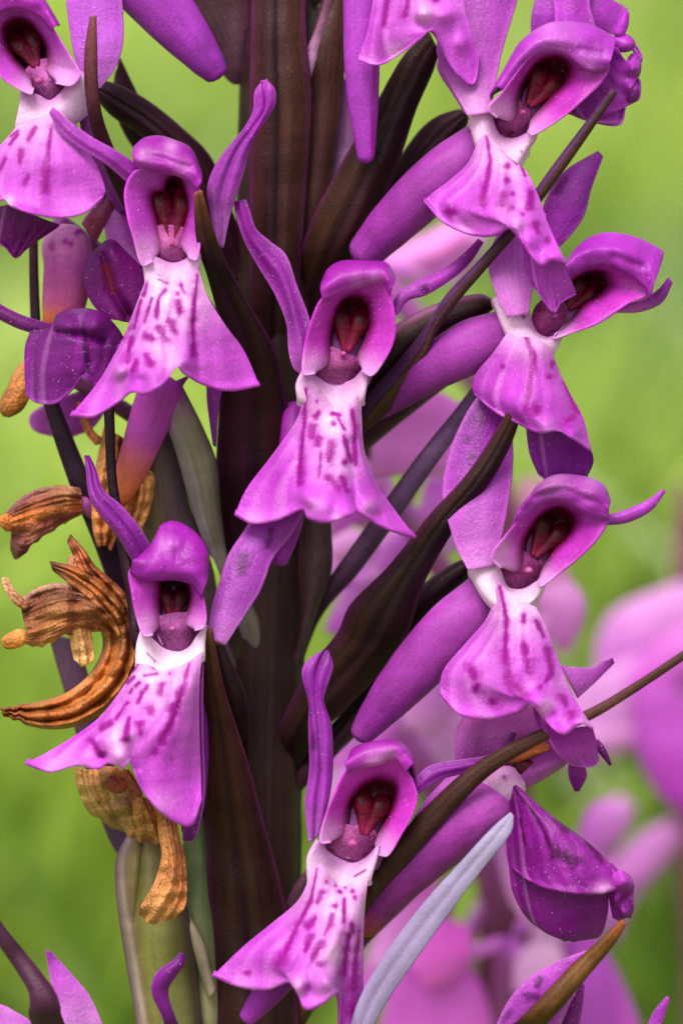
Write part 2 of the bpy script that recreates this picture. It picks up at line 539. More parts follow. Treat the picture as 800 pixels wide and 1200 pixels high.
def anther(outline, d, parent, split, seed=0):
    """two dark red pollen pouches either side of a groove, paler towards the tip"""
    sp_ = np.array([p[:2] for p in split]); a, b = sp_[0], sp_[-1]
    t = (b - a) / np.linalg.norm(b - a); nrm = np.array([-t[1], t[0]]); L = np.linalg.norm(b - a)
    w = L * 0.20
    dark = [[(*(a + t * L * 0.18 + nrm * w), 7.0), (*(a + t * L * 0.36 + nrm * w), 5.0)], [(*(a + t * L * 0.22 - nrm * w), 6.5), (*(a + t * L * 0.34 - nrm * w * 1.1), 5.0)]]
    base = paint([(0, (84, 2, 20)), (0.6, (104, 6, 32)), (1, (122, 14, 50))], mott=0.4, strokes=dark, ink=(34, 0, 8), inka=0.7)
    tip = [(b[0], b[1], L * 0.22, 0.5)]

    def col(X, Y, U, V):
        c = base(X, Y, U, V)
        g = 0.55 * np.exp(-((X - b[0]) ** 2 + (Y - b[1]) ** 2) / (L * 0.2) ** 2)[:, None]
        c = c * (1 - g) + lin((168, 40, 80)) * g
        q = 0.45 * seg_field(X, Y, [[(*(a + t * L * 0.45), 1.2), (*b, 1.6)]])[:, None]
        return c * (1 - q) + lin((196, 90, 120)) * q
    pad = dome('anther', outline, d - 46, d - 36, COLUMN, paint([(0, (84, 4, 28)), (1, (54, 2, 16))], mott=0.35), parent, rough_=2.0, power=1.6, m=50, n=12)
    Vs, Fs, Cs = [], [], []
    for sg in (-1, 1):
        path = [(*(a + t * L * 0.06 + sg * nrm * w * 0.75), d - 40), (*(a + t * L * 0.30 + sg * nrm * w * 0.95), d - 27),
                (*(a + t * L * 0.62 + sg * nrm * w * 0.62), d - 24), (*(b + sg * nrm * 2.0 - t * L * 0.02), d - 22)]
        v, f, c = tube('pollen_pouch', np.array(path), (w * 0.62, w * 0.98, w * 0.66, 2.4), COLUMN, col, parent, flat=0.55, ribs=3, rib_amp=0.08, n=26, m=16, make=False, twist=0.8, lump=0.1)
        link('pollen_pouch', v, f, COLUMN, parent, c)
    return pad


def stigma(outline, d, parent, dark=(130, 16, 66), mid=(230, 150, 190), dots=()):
    """shallow cup under the anther, darker at its sides, shade under the anther painted across its top"""
    O = hull(pts(outline)); c = O.mean(0)
    up = O[:, 1] < c[1]
    O[up] = c + (O[up] - c) * np.array([1.0, 1.12])
    base = paint([(0, mid), (1, mid)], mott=0.16, strokes=dots, ink=(96, 10, 50), inka=0.8)
    hgt = O[:, 1].max() - O[:, 1].min()

    def col(X, Y, U, V):
        q = base(X, Y, U, V)
        cx = O[:, 0].mean(); hw = (O[:, 0].max() - O[:, 0].min()) / 2
        side = np.clip((np.abs(X - cx) / hw - 0.45) / 0.4, 0, 1)
        top = np.clip(0.55 - (Y - O[:, 1].min()) / hgt, 0, 1)  # painted shade where the anther overhangs
        g = np.clip(side * 0.85 + top * 0.7 + 0.30 * wav(X, Y, 5, 6), 0, 0.92)[:, None] * np.clip(1.6 - V, 0, 1)[:, None]
        return q * (1 - g) + lin(dark) * g
    return dome('stigma', O, d - 19, d - 27, COLUMN, col, parent, back=False, rough_=2.0, thick=2, power=2.6)


def column_back(a, b, d, parent):
    """the wall of the flower behind anther and stigma, across the foot of the hood"""
    c = (a + b) / 2; u = (b - a) / 2; v = np.array([-u[1], u[0]])
    if v[1] < 0:
        v = -v
    o = [c + u * 0.98 * math.cos(t) + v * (0.85 if math.sin(t) > 0 else 1.3) * math.sin(t) - v * 0.1 for t in np.linspace(0, 2 * math.pi, 15)[:-1]]
    return dome('column', o, d - 44, d - 56, HOODM, paint([(0, (176, 84, 150)), (0.6, (186, 110, 190)), (1, (206, 150, 214))], mott=.1), parent, back=False, thick=2)


def rostellum(x, y, r, d, parent, colr=(214, 120, 156)):
    r = r * 0.75
    a = np.linspace(0, 2 * np.pi, 9)[:-1]
    o = [(x + r * math.cos(t) * (1 + 0.2 * math.sin(3 * t)), y + r * math.sin(t) * 0.8) for t in a]
    return dome('rostellum', o, d - 8, d - 8 + r * 0.5, COLUMN, paint([(0, colr), (1, (190, 100, 140))], mott=0.1), parent, m=20, n=7)


# ------------------------------------------------------------------ setting
def ground_material():
    m = bpy.data.materials.new('meadow ground'); m.use_nodes = True
    n, l = m.node_tree.nodes, m.node_tree.links
    b = n['Principled BSDF']
    tc = n.new('ShaderNodeTexCoord'); nz = n.new('ShaderNodeTexNoise'); nz.inputs['Scale'].default_value = 0.03; nz.inputs['Detail'].default_value = 5
    l.new(tc.outputs['Object'], nz.inputs['Vector'])
    r = n.new('ShaderNodeValToRGB')
    r.color_ramp.elements[0].position = 0.35; r.color_ramp.elements[0].color = (0.07, 0.15, 0.015, 1)
    r.color_ramp.elements[1].position = 0.65; r.color_ramp.elements[1].color = (0.13, 0.21, 0.03, 1)
    l.new(nz.outputs['Fac'], r.inputs[0]); l.new(r.outputs[0], b.inputs['Base Color'])
    b.inputs['Roughness'].default_value = 0.9
    return m


gm = ground_material()
n = 40
gx = np.concatenate([-np.geomspace(20000, 20, n // 2), np.geomspace(20, 20000, n // 2)])
GX, GY = np.meshgrid(gx, gx + 0)
GZ = np.where(np.hypot(GX, GY) < 400, 0.4 * np.sin(GX * 0.07) * np.cos(GY * 0.05), 0.0)
V = np.column_stack([GX.ravel(), GY.ravel(), GZ.ravel()])
ground = link('ground', V, grid_faces(n, n), gm)
ground['kind'] = 'structure'

# meadow grass, out of focus behind the orchids
def grass():
    N = 26000
    dist = 47 + 430 * rng.random(N) ** 1.5
    ang = (rng.random(N) - 0.5) * math.radians(34)
    bx = dist * np.sin(ang) * 1.15
    by = dist * np.cos(ang) - 25
    h = rng.uniform(5, 15, N) * (1 + 0.25 * np.sin(bx * 0.05 + 1) * np.cos(by * 0.04))
    w = rng.uniform(0.25, 0.55, N) * (1 + dist / 260)
    lean = rng.uniform(0, 0.7, N) * h; la = rng.uniform(0, 6.28, N)
    fa = rng.uniform(0, 3.14, N)
    Vs, C = [], []
    for k, (t, ww) in enumerate(((0, 1), (0.4, 0.95), (0.75, 0.6), (1, 0.04))):
        cx = bx + lean * np.cos(la) * t ** 2; cy = by + lean * np.sin(la) * t ** 2; cz = h * t * (1 - 0.15 * t)
        for s in (-1, 1):
            Vs.append(np.column_stack([cx + s * ww * w / 2 * np.cos(fa), cy + s * ww * w / 2 * np.sin(fa), cz]))
    A = np.stack(Vs, 1)
    patchy = 0.5 + 0.75 * wav(bx, by, 0, 20) + np.clip(0.004 * (by - 95), -0.35, 0.35)
    fresh = np.clip(rng.normal(0.5, 0.25, N) * 0.4 + patchy * 0.85 - 0.1, 0, 1)
    c0, c1, c2 = np.array([0.05, 0.145, 0.014]), np.array([0.52, 0.67, 0.11]), np.array([0.52, 0.60, 0.30])
    c = c0 * (1 - fresh)[:, None] + c1 * fresh[:, None]
    straw = (rng.random(N) < 0.10)
    c[straw] = c2
    C = np.repeat(c[:, None, :], 8, 1).reshape(-1, 3)
    base = np.arange(N)[:, None] * 8
    quads = np.concatenate([base + np.array([[0, 1, 3, 2]]), base + np.array([[2, 3, 5, 4]]), base + np.array([[4, 5, 7, 6]])])
    m = petal_material('grass blade', rough=0.5, trans=0.35, bump=0.0, vary=0.02)
    g = link('meadow_grass', A.reshape(-1, 3), quads.tolist(), m, None, C)
    g['kind'] = 'stuff'; g['label'] = 'blurred fresh green meadow grass filling the background'; g['category'] = 'grass'
    return g


grass()


def root(name, xyz, label, cat, group=None):
    o = bpy.data.objects.new(name, None)
    scene.collection.objects.link(o)
    o.location = xyz
    o['label'] = label; o['category'] = cat
    if group: o['group'] = group
    ORIGIN[o] = np.array(xyz, float)
    return o


# ================================================================== the orchid in focus
base_w = to_world(np.array([305.0, 1250.0, 0.0]))
orchid = root('orchid', (base_w[0], base_w[1] + 0.6, 0.0), 'sharp purple spotted orchid spike in front, dark stem with fresh and withered flowers', 'orchid')


def stem_col(X, Y, U, V):
    c = lin((58, 36, 36)) * (1 - U[:, None] * 0) + 0 * X[:, None]
    a = np.clip(0.5 + 0.6 * wav(X * 3, Y * 0.15, 2, 26), 0, 1)[:, None]
    c = c * (1 - a) + lin((62, 48, 30)) * a
    r = np.clip(np.sin(X * 0.55 + 0.6 * wav(X, Y, 0, 60)), 0, 1)[:, None] ** 3
    return c * (1 - 0.35 * r) + lin((64, 22, 50)) * 0.25 * r


sp = np.vstack([np.array([[338, -420, -8], [334, -200, -4], [328, 0, 0], [322, 300, 0], [316, 600, 0], [309, 900, 0], [305, 1250, 0]])])
vw, fw_, cw = tube('stem', sp, [20, 34, 44, 46, 46, 44, 44], STEMM, stem_col, orchid, ribs=9, rib_amp=0.03, n=170, m=54, make=False)
# carried on down to the ground
low = []
ring = vw[-54 * 3:-54 * 2]
vw = vw[:-54 * 2]
cw = cw[:len(vw)]
cen = ring.mean(0); tgt = np.array(orchid.location)
rows_ = [vw]
for k in range(1, 25):
    t = k / 24
    cc = cen * (1 - t) + tgt * t; cc[0] += 0.25 * math.sin(t * 3.14)
    rows_.append(cc + (ring - cen) * (1 + 0.35 * t) + np.array([0, 0, -0.0]))
vw = np.vstack(rows_); cw = np.vstack([cw] + [cw[-54:]] * 24)
nr = len(vw) // 54
ff = grid_faces(nr, 54, True) + [tuple(range(54))[::-1]]
link('stem', vw, ff, STEMM, orchid, cw)

DK = (64, 24, 40); DK2 = (38, 10, 24); OL = (86, 60, 38); PU = (104, 40, 90)


def bract(left, right, d, dr=None, bulge=10, ramp=None, cross=None, prof=None, label=None, veins=6, va=0.3, name='bract', edge=(PU, 0.05, 0.8), mat=None, **kw):
    ramp = ramp or [(0, DK), (1, DK)]
    col = paint(ramp, veins=veins, vein_amp=va, edge=edge, cross=cross, mott=kw.pop('mott', 0.16))
    return sheet(name, left, right, mat or (OVARY if name == 'ovary' else BRACT), col, orchid, d=d, dr=dr, bulge=bulge, prof=prof, label=label, thick=kw.pop('thick', 4), **kw)


KEEL = [0, 0.55, 0.92, 0.82, 0.95, 0.55, 0]
midline = [(0, OL, 0.2), (0.42, OL, 0.7), (0.5, DK2, 0.9), (0.58, OL, 0.5), (1, DK, 0.1)]
# upper centre
bract('296,440 294,330 293,200 294,90 297,-60', '345,440 352,300 360,190 364,110 358,40 356,-60', (18, 50, 62, 70, 74, 66), bulge=20, prof=KEEL, cross=[(0, PU, 0.8), (0.12, (84, 52, 40), 0.6), (0.38, (60, 34, 34), 0.8), (0.45, DK2, 0.9), (0.55, OL, 0.6), (0.85, OL, 0.8), (1, PU, 0.6)], veins=5)
bract('338,440 346,330 353,220 362,120 360,60 372,20 395,-60', '356,430 372,310 384,230 396,140 403,80 408,20 412,-60', (6, 34, 48, 56, 50), bulge=12, ramp=[(0, (72, 46, 44)), (1, (86, 58, 44))], label='brown bract with a pale pink inner fold')
bract('358,62 366,45 375,20 392,-40', '362,95 372,62 380,40 400,-40', (64, 64, 62), bulge=3, ramp=[(0, (170, 140, 170)), (0.6, (128, 90, 110)), (1, (90, 50, 60))], edge=None)
bract('308,260 292,115 268,95 238,52 205,0 180,-50', '322,260 293,60 292,20 285,-20 270,-60', (0, 20, 24, 20), bulge=10, ramp=[(0, (96, 70, 84)), (1, (78, 50, 52))], veins=9, va=0.35)
bract('300,260 297,150 292,80 270,0 262,-50', '310,260 305,150 300,60 295,-60', (26, 22, 20), bulge=4, ramp=[(0, (60, 30, 40)), (1, (84, 50, 60))])
bract('350,345 362,290 374,240 386,190 396,120 402,90', '368,345 385,290 400,235 412,190 416,140 412,100', (10, 14, 4), bulge=7, ramp=[(0, (150, 110, 150)), (0.5, (188, 160, 190)), (1, (170, 90, 175))], edge=None, veins=4, va=0.2, label='pale lilac inner bract right of the stem')
# right of the stem, going up under the top flower
bract('344,350 352,300 372,245 402,190 440,124 472,68 502,36', '368,395 405,320 436,262 466,190 486,130 506,84 514,60', (4, 50, 72, 82, 86, 92), bulge=14, prof=KEEL, ramp=[(0, (54, 32, 28)), (0.3, (66, 44, 28)), (0.6, DK2), (1, DK2)], cross=[(0, OL, 0.25), (0.35, OL, 0.4), (0.5, DK2, 0.9), (0.6, DK, 0.5), (1, DK2, 0.7)])
bract('340,410 400,320 440,235 478,172 505,142 535,130 545,133', '352,430 410,330 455,265 500,205 530,170 546,145 547,136', (4, 30, 44, 58, 60), bulge=12, ramp=[(0, DK), (1, (60, 28, 40))], prof=KEEL)
# dark bracts between upper left flower and stem
bract('292,800 262,660 254,560 258,470 262,400 246,330 231,280 228,226', '334,800 350,640 345,560 338,480 322,410 285,345 256,285 236,223', (0, 14, 50, 78, 122, 162, 208, 238), bulge=12, prof=KEEL, ramp=[(0, (66, 44, 34)), (0.3, DK), (0.78, DK2), (0.9, (84, 52, 30)), (1, (140, 92, 50))], cross=[(0, DK, 0), (0.3, PU, 0.2), (0.5, DK2, 0.6), (0.8, OL, 0.2), (1, DK, 0)], veins=8, label='tall dark bract with an orange brown tip in front of the stem')
bract('262,330 235,245 200,190 162,155 132,135 112,112', '300,330 268,240 246,185 214,152 176,121 140,101 112,94', (6, 44, 60, 66), bulge=14, ramp=[(0, DK), (1, (58, 28, 40))], prof=KEEL)
bract('290,350 220,240 180,200 150,162 134,122 136,90', '305,340 235,235 205,180 175,140 158,105 140,68', (10, 30, 34, 34), bulge=8, ramp=[(0, DK2), (1, DK)])
# thin bracts on the left
bract('262,440 205,365 168,318 164,282 148,246 126,200 108,150 101,100 101,60 107,20', '282,436 216,356 173,318 174,278 162,240 139,190 120,140 114,100 113,60 112,18', (30, 96, 130, 140, 160, 190, 196, 200), bulge=5, ramp=[(0, DK2), (0.6, DK), (1, (124, 74, 72))], prof=[0, .9, 1, .9, 0], label='thin curved bract crossing the upper left flowers')
bract('285,960 196,830 165,780 138,712 112,640 80,560 54,480 40,420 36,350 35,278', '310,900 250,830 205,760 166,690 135,630 105,560 72,480 52,420 46,350 44,278', (0, 20, 40, 56, 70, 82, 84, 80, 74, 70), bulge=9, ramp=[(0, (56, 36, 62)), (0.6, (56, 30, 52)), (1, DK)], veins=7, prof=KEEL)
bract('250,880 195,815 158,760 150,700 134,610 127,560 123,478', '270,866 206,802 168,760 160,690 145,610 136,560 133,476', (36, 120, 170, 160, 146, 140, 130), bulge=5, ramp=[(0, DK), (1, DK2)], prof=[0, .9, 1, .9, 0])
bract('290,1150 228,1090 172,1030 138,1000 118,955 96,880 76,808 57,742', '304,1130 246,1066 200,1030 165,985 142,925 120,850 106,800 90,750', (8, 10, 10, 14, 16), bulge=6, ramp=[(0, (84, 62, 92)), (1, (92, 72, 88))], veins=5, va=0.15)
# greenish grey ovaries between upper and lower left flowers
bract('305,800 276,720 254,660 236,625 220,575 206,525 186,474', '322,790 300,720 268,660 258,600 253,545 236,500 212,452', (14, 50, 66, 80, 96, 108), bulge=20, name='ovary', ramp=[(0, (112, 98, 100)), (0.5, (122, 112, 104)), (0.85, (140, 132, 106)), (1, (150, 70, 150))], cross=[(0, (160, 140, 160), 0.5), (0.3, (150, 132, 156), 0.35), (0.4, (100, 88, 66), 0.5), (0.8, (112, 104, 80), 0.4), (1, (70, 44, 50), 0.7)], veins=5, va=0.22, edge=None, label='grey green ovary with a pale rib')
bract('285,850 210,740 176,660 166,600 163,545 172,482', '300,836 262,740 248,665 224,600 206,530 190,478', (10, 40, 54, 66, 80), bulge=20, name='ovary', ramp=[(0, (86, 66, 54)), (1, (92, 72, 70))], cross=[(0, (134, 120, 104), 0.6), (0.25, (104, 90, 50), 0.6), (0.5, (84, 60, 54), 0.7), (1, (88, 70, 84), 0.6)], veins=8, va=0.3, edge=None)
# lower centre
bract('280,1440 252,1290 248,1150 244,1020 239,900 237,800 238,742', '320,1440 345,1290 348,1130 332,1050 308,960 286,880 262,805 248,736', (10, 60, 66, 84, 120, 160, 192), bulge=20, prof=KEEL, ramp=[(0, (44, 26, 22)), (0.5, (50, 28, 24)), (0.85, (66, 32, 30)), (0.93, (84, 56, 32)), (1, (146, 100, 52))], cross=[(0, PU, 0.5), (0.2, OL, 0.25), (0.48, DK2, 0.8), (0.6, OL, 0.35), (1, DK, 0.3)], veins=6, label='dark bract with a golden tip standing before the lower stem')
bract('262,900 258,860 252,800 246,752', '282,896 292,858 286,812 262,758', (20, 66, 84, 90), bulge=8, ramp=[(0, DK2), (1, (66, 36, 34))])
# right of the lower stem: large dark bract and its neighbours
bract('318,884 330,846 362,786 396,742 412,708 456,664 502,606 546,558 586,498 607,458', '346,905 372,862 402,832 452,780 478,738 497,680 536,612 576,560 602,508 613,462', (10, 44, 66, 90, 112, 134, 156, 172, 182, 190), bulge=20, prof=KEEL, ramp=[(0, (50, 28, 32)), (0.3, (62, 42, 30)), (0.6, (48, 24, 34)), (0.85, (54, 32, 28)), (1, (104, 68, 34))], cross=[(0, PU, 0.6), (0.25, OL, 0.2), (0.5, DK2, 0.9), (0.62, DK2, 0.3), (1, DK, 0.3)], veins=5, label='long dark bract slanting up to the right with a brown tip')
bract('355,890 455,770 470,722 492,690 520,668 543,657 549,662', '368,900 465,770 484,738 508,712 532,690 548,676 551,668', (16, 60, 74, 84, 84), bulge=12, ramp=[(0, DK2), (1, (56, 30, 42))])
bract('318,830 350,748 364,712 398,662 444,598 494,530 530,486 553,455', '340,822 362,752 382,712 418,672 466,606 512,540 545,494 562,460', (0, 10, 20, 34, 48, 60, 66, 70), bulge=7, ramp=[(0, (62, 30, 52)), (0.35, (86, 58, 80)), (0.6, (108, 84, 118)), (1, (134, 112, 152))], edge=((70, 44, 80), 0.08, 0.7), veins=3, va=0.12, label='long grey violet bract slanting behind the centre flower')
bract('322,820 350,745 350,680 352,600', '345,812 366,728 387,668 386,600', (6, 34, 44, 52), bulge=12, ramp=[(0, (64, 40, 50)), (1, (84, 66, 62))], cross=[(0, DK, 0.4), (0.5, (124, 104, 104), 0.5), (1, (66, 46, 52), 0.3)])
bract('318,1120 330,1075 345,1040 366,1010', '334,1120 352,1075 362,1050 370,1015', (26, 60, 66, 64), bulge=4, ramp=[(0, (96, 56, 80)), (1, (84, 48, 66))])
# right of the centre flower
bract('345,600 418,494 432,464 470,420 498,386 524,346 560,308 600,262 652,190 717,104', '355,616 414,520 444,492 474,460 498,426 508,392 538,350 574,308 608,268 660,198 722,108', (20, 96, 108, 122, 140, 156, 172, 186, 200, 214), bulge=9, ramp=[(0, (84, 60, 40)), (0.3, (82, 52, 50)), (0.45, (80, 44, 74)), (1, (78, 44, 56))], cross=[(0, (92, 60, 108), 0.6), (0.38, (92, 60, 108), 0.7), (0.46, DK, 0.7), (0.56, (92, 68, 38), 0.6), (1, (70, 48, 32), 0.3)], veins=3, va=0.15, label='long narrow bract reaching up past the upper right flower')
bract('340,560 416,480 424,428 446,396 484,370 522,354 560,346 576,352', '350,580 424,500 446,470 474,436 500,408 530,390 560,374 578,360', (20, 60, 78, 84, 88, 90), bulge=16, ramp=[(0, (74, 46, 44)), (1, DK)], cross=[(0, (176, 134, 176), 0.9), (0.14, (150, 104, 130), 0.7), (0.3, (86, 58, 48), 0.6), (0.6, DK2, 0.7), (1, DK2, 0.5)])
# lower right bracts
bract('330,1200 424,1050 432,1030 456,996 504,942 562,892 628,858 690,832 742,802 800,764 850,730', '346,1220 428,1070 446,1044 476,1012 520,962 572,908 632,870 694,841 744,810 802,771 852,736', (40, 146, 156, 168, 180, 196, 210, 220, 226, 230), bulge=7, ramp=[(0, (86, 62, 38)), (0.4, (74, 50, 40)), (1, (104, 70, 56))], prof=[0, .9, 1, .9, 0], label='long thin brown bract curving out to the right edge')
bract('310,1420 395,1252 424,1164 480,1079 537,1013 576,971 598,952', '335,1440 419,1268 440,1195 499,1107 559,1025 596,978 601,956', (10, 200, 206, 214, 222, 226), bulge=3, ramp=[(0, (118, 98, 138)), (0.5, (142, 124, 160)), (1, (170, 154, 190))], edge=((140, 126, 172), 0.10, 0.5), veins=3, va=0.10, mott=0.06, mat=OVARY, prof=[0, .8, .4, .8, 0], label='pale silvery lilac bract lying across the lower right')
bract('320,1500 560,1240 620,1184 672,1130 708,1098 729,1078', '340,1520 590,1250 646,1192 690,1140 718,1106 732,1082', (10, 220, 226, 230), bulge=9, ramp=[(0, (86, 60, 26)), (0.8, (104, 76, 30)), (1, (150, 84, 40))], prof=[0, .9, 1, .9, 0], label='olive brown bract at the bottom right')
bract('290,1440 60,1230 34,1160 -4,1100 -30,1060', '310,1420 100,1230 62,1160 4,1086 -20,1050', (10, 240, 246, 250), bulge=10, ramp=[(0, (84, 48, 70)), (1, (78, 44, 68))], prof=[0, .9, 1, .9, 0], label='dark violet bract crossing the bottom left corner')
# green ovaries at the foot of the picture
bract('285,1420 176,1290 160,1190 148,1120 139,1060 137,1010 150,980', '310,1420 250,1290 236,1200 228,1120 216,1050 208,1000 200,972', (10, 80, 90, 98, 92, 80), bulge=34, name='ovary', ramp=[(0, (136, 132, 92)), (0.5, (122, 122, 64)), (0.88, (104, 86, 60)), (1, (96, 60, 76))], cross=[(0, (96, 58, 84), 0.9), (0.07, (128, 96, 110), 0.8), (0.12, (168, 146, 138), 0.6), (0.17, (118, 84, 84), 0.7), (0.28, (118, 104, 44), 0.5), (0.55, (120, 120, 56), 0.3), (0.8, (96, 84, 50), 0.5), (0.9, (70, 42, 50), 0.8), (1, (70, 40, 60), 0.9)], veins=4, va=0.15, edge=None, creases=[(st('170,980 160,1080 176,1200', 4), 9)], label='green ovary with violet edges at the foot of the picture')
bract('285,1400 240,1290 232,1200 222,1120 214,1050 216,990 226,950', '310,1400 256,1290 254,1180 250,1100 248,1030 246,960', (10, 60, 70, 74, 70, 66), bulge=14, name='ovary', ramp=[(0, (110, 90, 100)), (0.35, (150, 140, 104)), (0.7, (102, 114, 72)), (1, (92, 100, 66))], veins=4, va=0.15, edge=None)
bract('246,1170 226,1110 214,1066', '252,1160 238,1105 218,1070', (86, 96, 92), bulge=6, name='ovary', ramp=[(0, (160, 140, 124)), (1, (176, 160, 134))], edge=None)
bract('236,960 234,920 232,860 236,820', '262,1000 258,930 248,860 242,820', (70, 80, 90), bulge=4, ramp=[(0, DK2), (1, DK)])


# ------------------------------------------------------------------ flowers
def throat(rows, parent, ramp=None, strokes=(), label=None, name='flower', **kw):
    col = paint(ramp or [(0, (206, 168, 214)), (0.35, (232, 212, 236)), (1, (238, 220, 242))], strokes=strokes, mott=0.05, ink=(120, 40, 130),
                cross=[(0, (186, 110, 200), 0.9), (0.12, (206, 150, 214), 0.4), (0.25, WHITE, 0), (0.75, WHITE, 0), (0.88, (206, 150, 214), 0.4), (1, (186, 110, 200), 0.9)])
    q = []
    for r in rows:
        a, b = r[0], r[-1]
        q.append(np.vstack([a + (1, 1, -30), a + (-2, 0, -8), r, b + (2, 0, -8), b + (-1, 1, -30)]))
    last = q[-1].copy(); last[:, 1] += 9; last[:, 2] -= 10
    rows = q + [last]
    return patch(name, rows, PETAL, col, parent, thick=3, label=label, rough_=0.8, **kw)


def sepal(left, right, parent, d, ramp=None, dr=None, bulge=6, prof=None, strokes=(), veins=5, label=None, wave=(0, 1), pale=(), deep=(), name='lateral_sepal', edge=None, va=0.12, **kw):
    ramp = ramp or [(0, (206, 130, 214)), (0.3, (176, 78, 190)), (1, (150, 50, 168))]
    col = paint(ramp, veins=veins, vein_amp=va, strokes=strokes, ink=(104, 16, 112), pale=pale, deep=deep, edge=edge or ((214, 150, 226), 0.07, 0.45), mott=0.15)
    return sheet(name, left, right, PETAL, col, parent, d=d, dr=dr, bulge=bulge, prof=prof, label=label, wave=wave, thick=kw.pop('thick', 1.8), **kw)


def lip(rows, parent, strokes, pale, deep=(), ramp=None, bumps=(), creases=(), curl=9, name='lip', veins=10, label=None, ink=INK, **kw):
    ramp = ramp or [(0, (234, 192, 240)), (0.22, (216, 140, 230)), (0.6, (206, 112, 222)), (1, (204, 106, 220))]
    col = paint(ramp, strokes=strokes, pale=pale, deep=deep, veins=veins, vein_amp=0.05, mott=0.12, ink=ink, deepc=(160, 36, 178), halo=0.32, streak=0.7)
    return patch(name, rows, PETAL, col, parent, bumps=bumps, creases=creases, curl=curl, thick=2.0, rough_=2.2, label=label, frill=kw.pop('frill', 4.5), **kw)


def crown(r0, r1, r2, d, parent, ramp=None, pale=(), deep=(), bumps=(), back=30, name='dorsal_sepal', **kw):
    ramp = ramp or [(0, (206, 120, 216)), (0.14, (180, 70, 192)), (0.5, (158, 44, 170)), (1, (132, 30, 146))]
    a, b, c = pts(r0), pts(r1), pts(r2)
    n = 14
    a, b, c = cr(a, n), cr(b, n), cr(c, n)
    f = lambda p, z: np.column_stack([p, np.full(n, float(z))])
    ce = a.mean(0)
    rows = [f(a + (0, 5), d - 6), f(a, d + 3), f(b, d + 6), f(c, d - back * 0.6), f(ce + (c - ce) * 0.9, d - back * 1.6), f(ce + (c - ce) * 0.5, d - back * 2.6)]
    # rows past the silhouette turn away behind it
    return patch(name, rows, HOODM, paint(ramp, veins=5, vein_amp=0.12, pale=pale, deep=deep, mott=0.12), parent, bumps=bumps, thick=2.5, rough_=3.2, nv=70, fine=0.35, **kw)


def spur(path, radii, d, parent, ramp=None, flat=0.85, label=None, name='spur', strokes=(), veins=4):
    ramp = ramp or [(0, (180, 116, 190)), (0.3, (156, 84, 166)), (0.8, (140, 68, 150)), (1, (158, 90, 168))]
    return tube(name, path, radii, SPURM, paint(ramp, veins=veins + 3, vein_amp=0.16, mott=0.13, strokes=strokes), parent, d=d, flat=flat, label=label, m=32)


# --- A: the flower in the centre
A = throat([rw('358,432 368,440 385,448 400,449 415,444 428,430', 176, 164, 156, 156, 164, 176),
            rw('350,450 364,452 380,462 398,468 414,458 427,448', 180, 172, 162, 162, 170, 182),
            rw('351,466 362,470 378,474 393,480 410,476 424,466', 180, 178, 170, 168, 176, 182)], orchid, label='fresh flower facing front at the centre of the spike')
hood('355,437 357,405 365,375 377,350 400,338 425,329 447,327 457,345 463,378 460,402 449,424 436,440', '384,425 386,398 391,372 399,354 415,347 430,354 434,378 428,398 420,420', 192, A, col=hood_paint(pale=[(362, 428, 16, .35), (438, 432, 16, .3)]))
crown('377,350 400,339 425,330 447,326 457,343', '376,338 398,325 425,318 448,316 460,334', '378,330 385,316 402,307 430,307 452,309 462,324', 196, A, bumps=[(437, 325, 10, 6)], pale=[(420, 331, 12, .25), (440, 326, 8, .3)])
anther('392,372 398,356 415,349 431,356 433,376 424,396 412,417 402,418 394,398', 184, A, st('413,356 410,385 406,414', 2.2))
stigma('369,428 373,413 386,409 398,419 410,420 419,422 419,438 405,448 385,447 371,441', 178, A)
rostellum(402, 414, 5, 172, A)
sepal('356,440 344,432 338,410 336,380 322,345 304,315 286,282 276,250 274,236', '366,420 364,395 362,372 348,335 336,300 318,284 300,268 292,245 288,234', A, (150, 158, 156, 150, 152, 150), ramp=[(0, (204, 140, 216)), (0.3, (170, 82, 188)), (0.6, (140, 42, 158)), (1, (150, 50, 166))], bulge=8, prof=[0, .3, 1, .3, 0], deep=[(318, 305, 10, .5)])
sepal('460,372 463,350 482,332 512,320 540,300 560,280', '466,368 478,352 500,345 530,326 550,308 566,284', A, (150, 140, 128, 120), strokes=[st('496,338', 5)], ramp=[(0, (180, 90, 196)), (1, (146, 50, 160))], bulge=5)
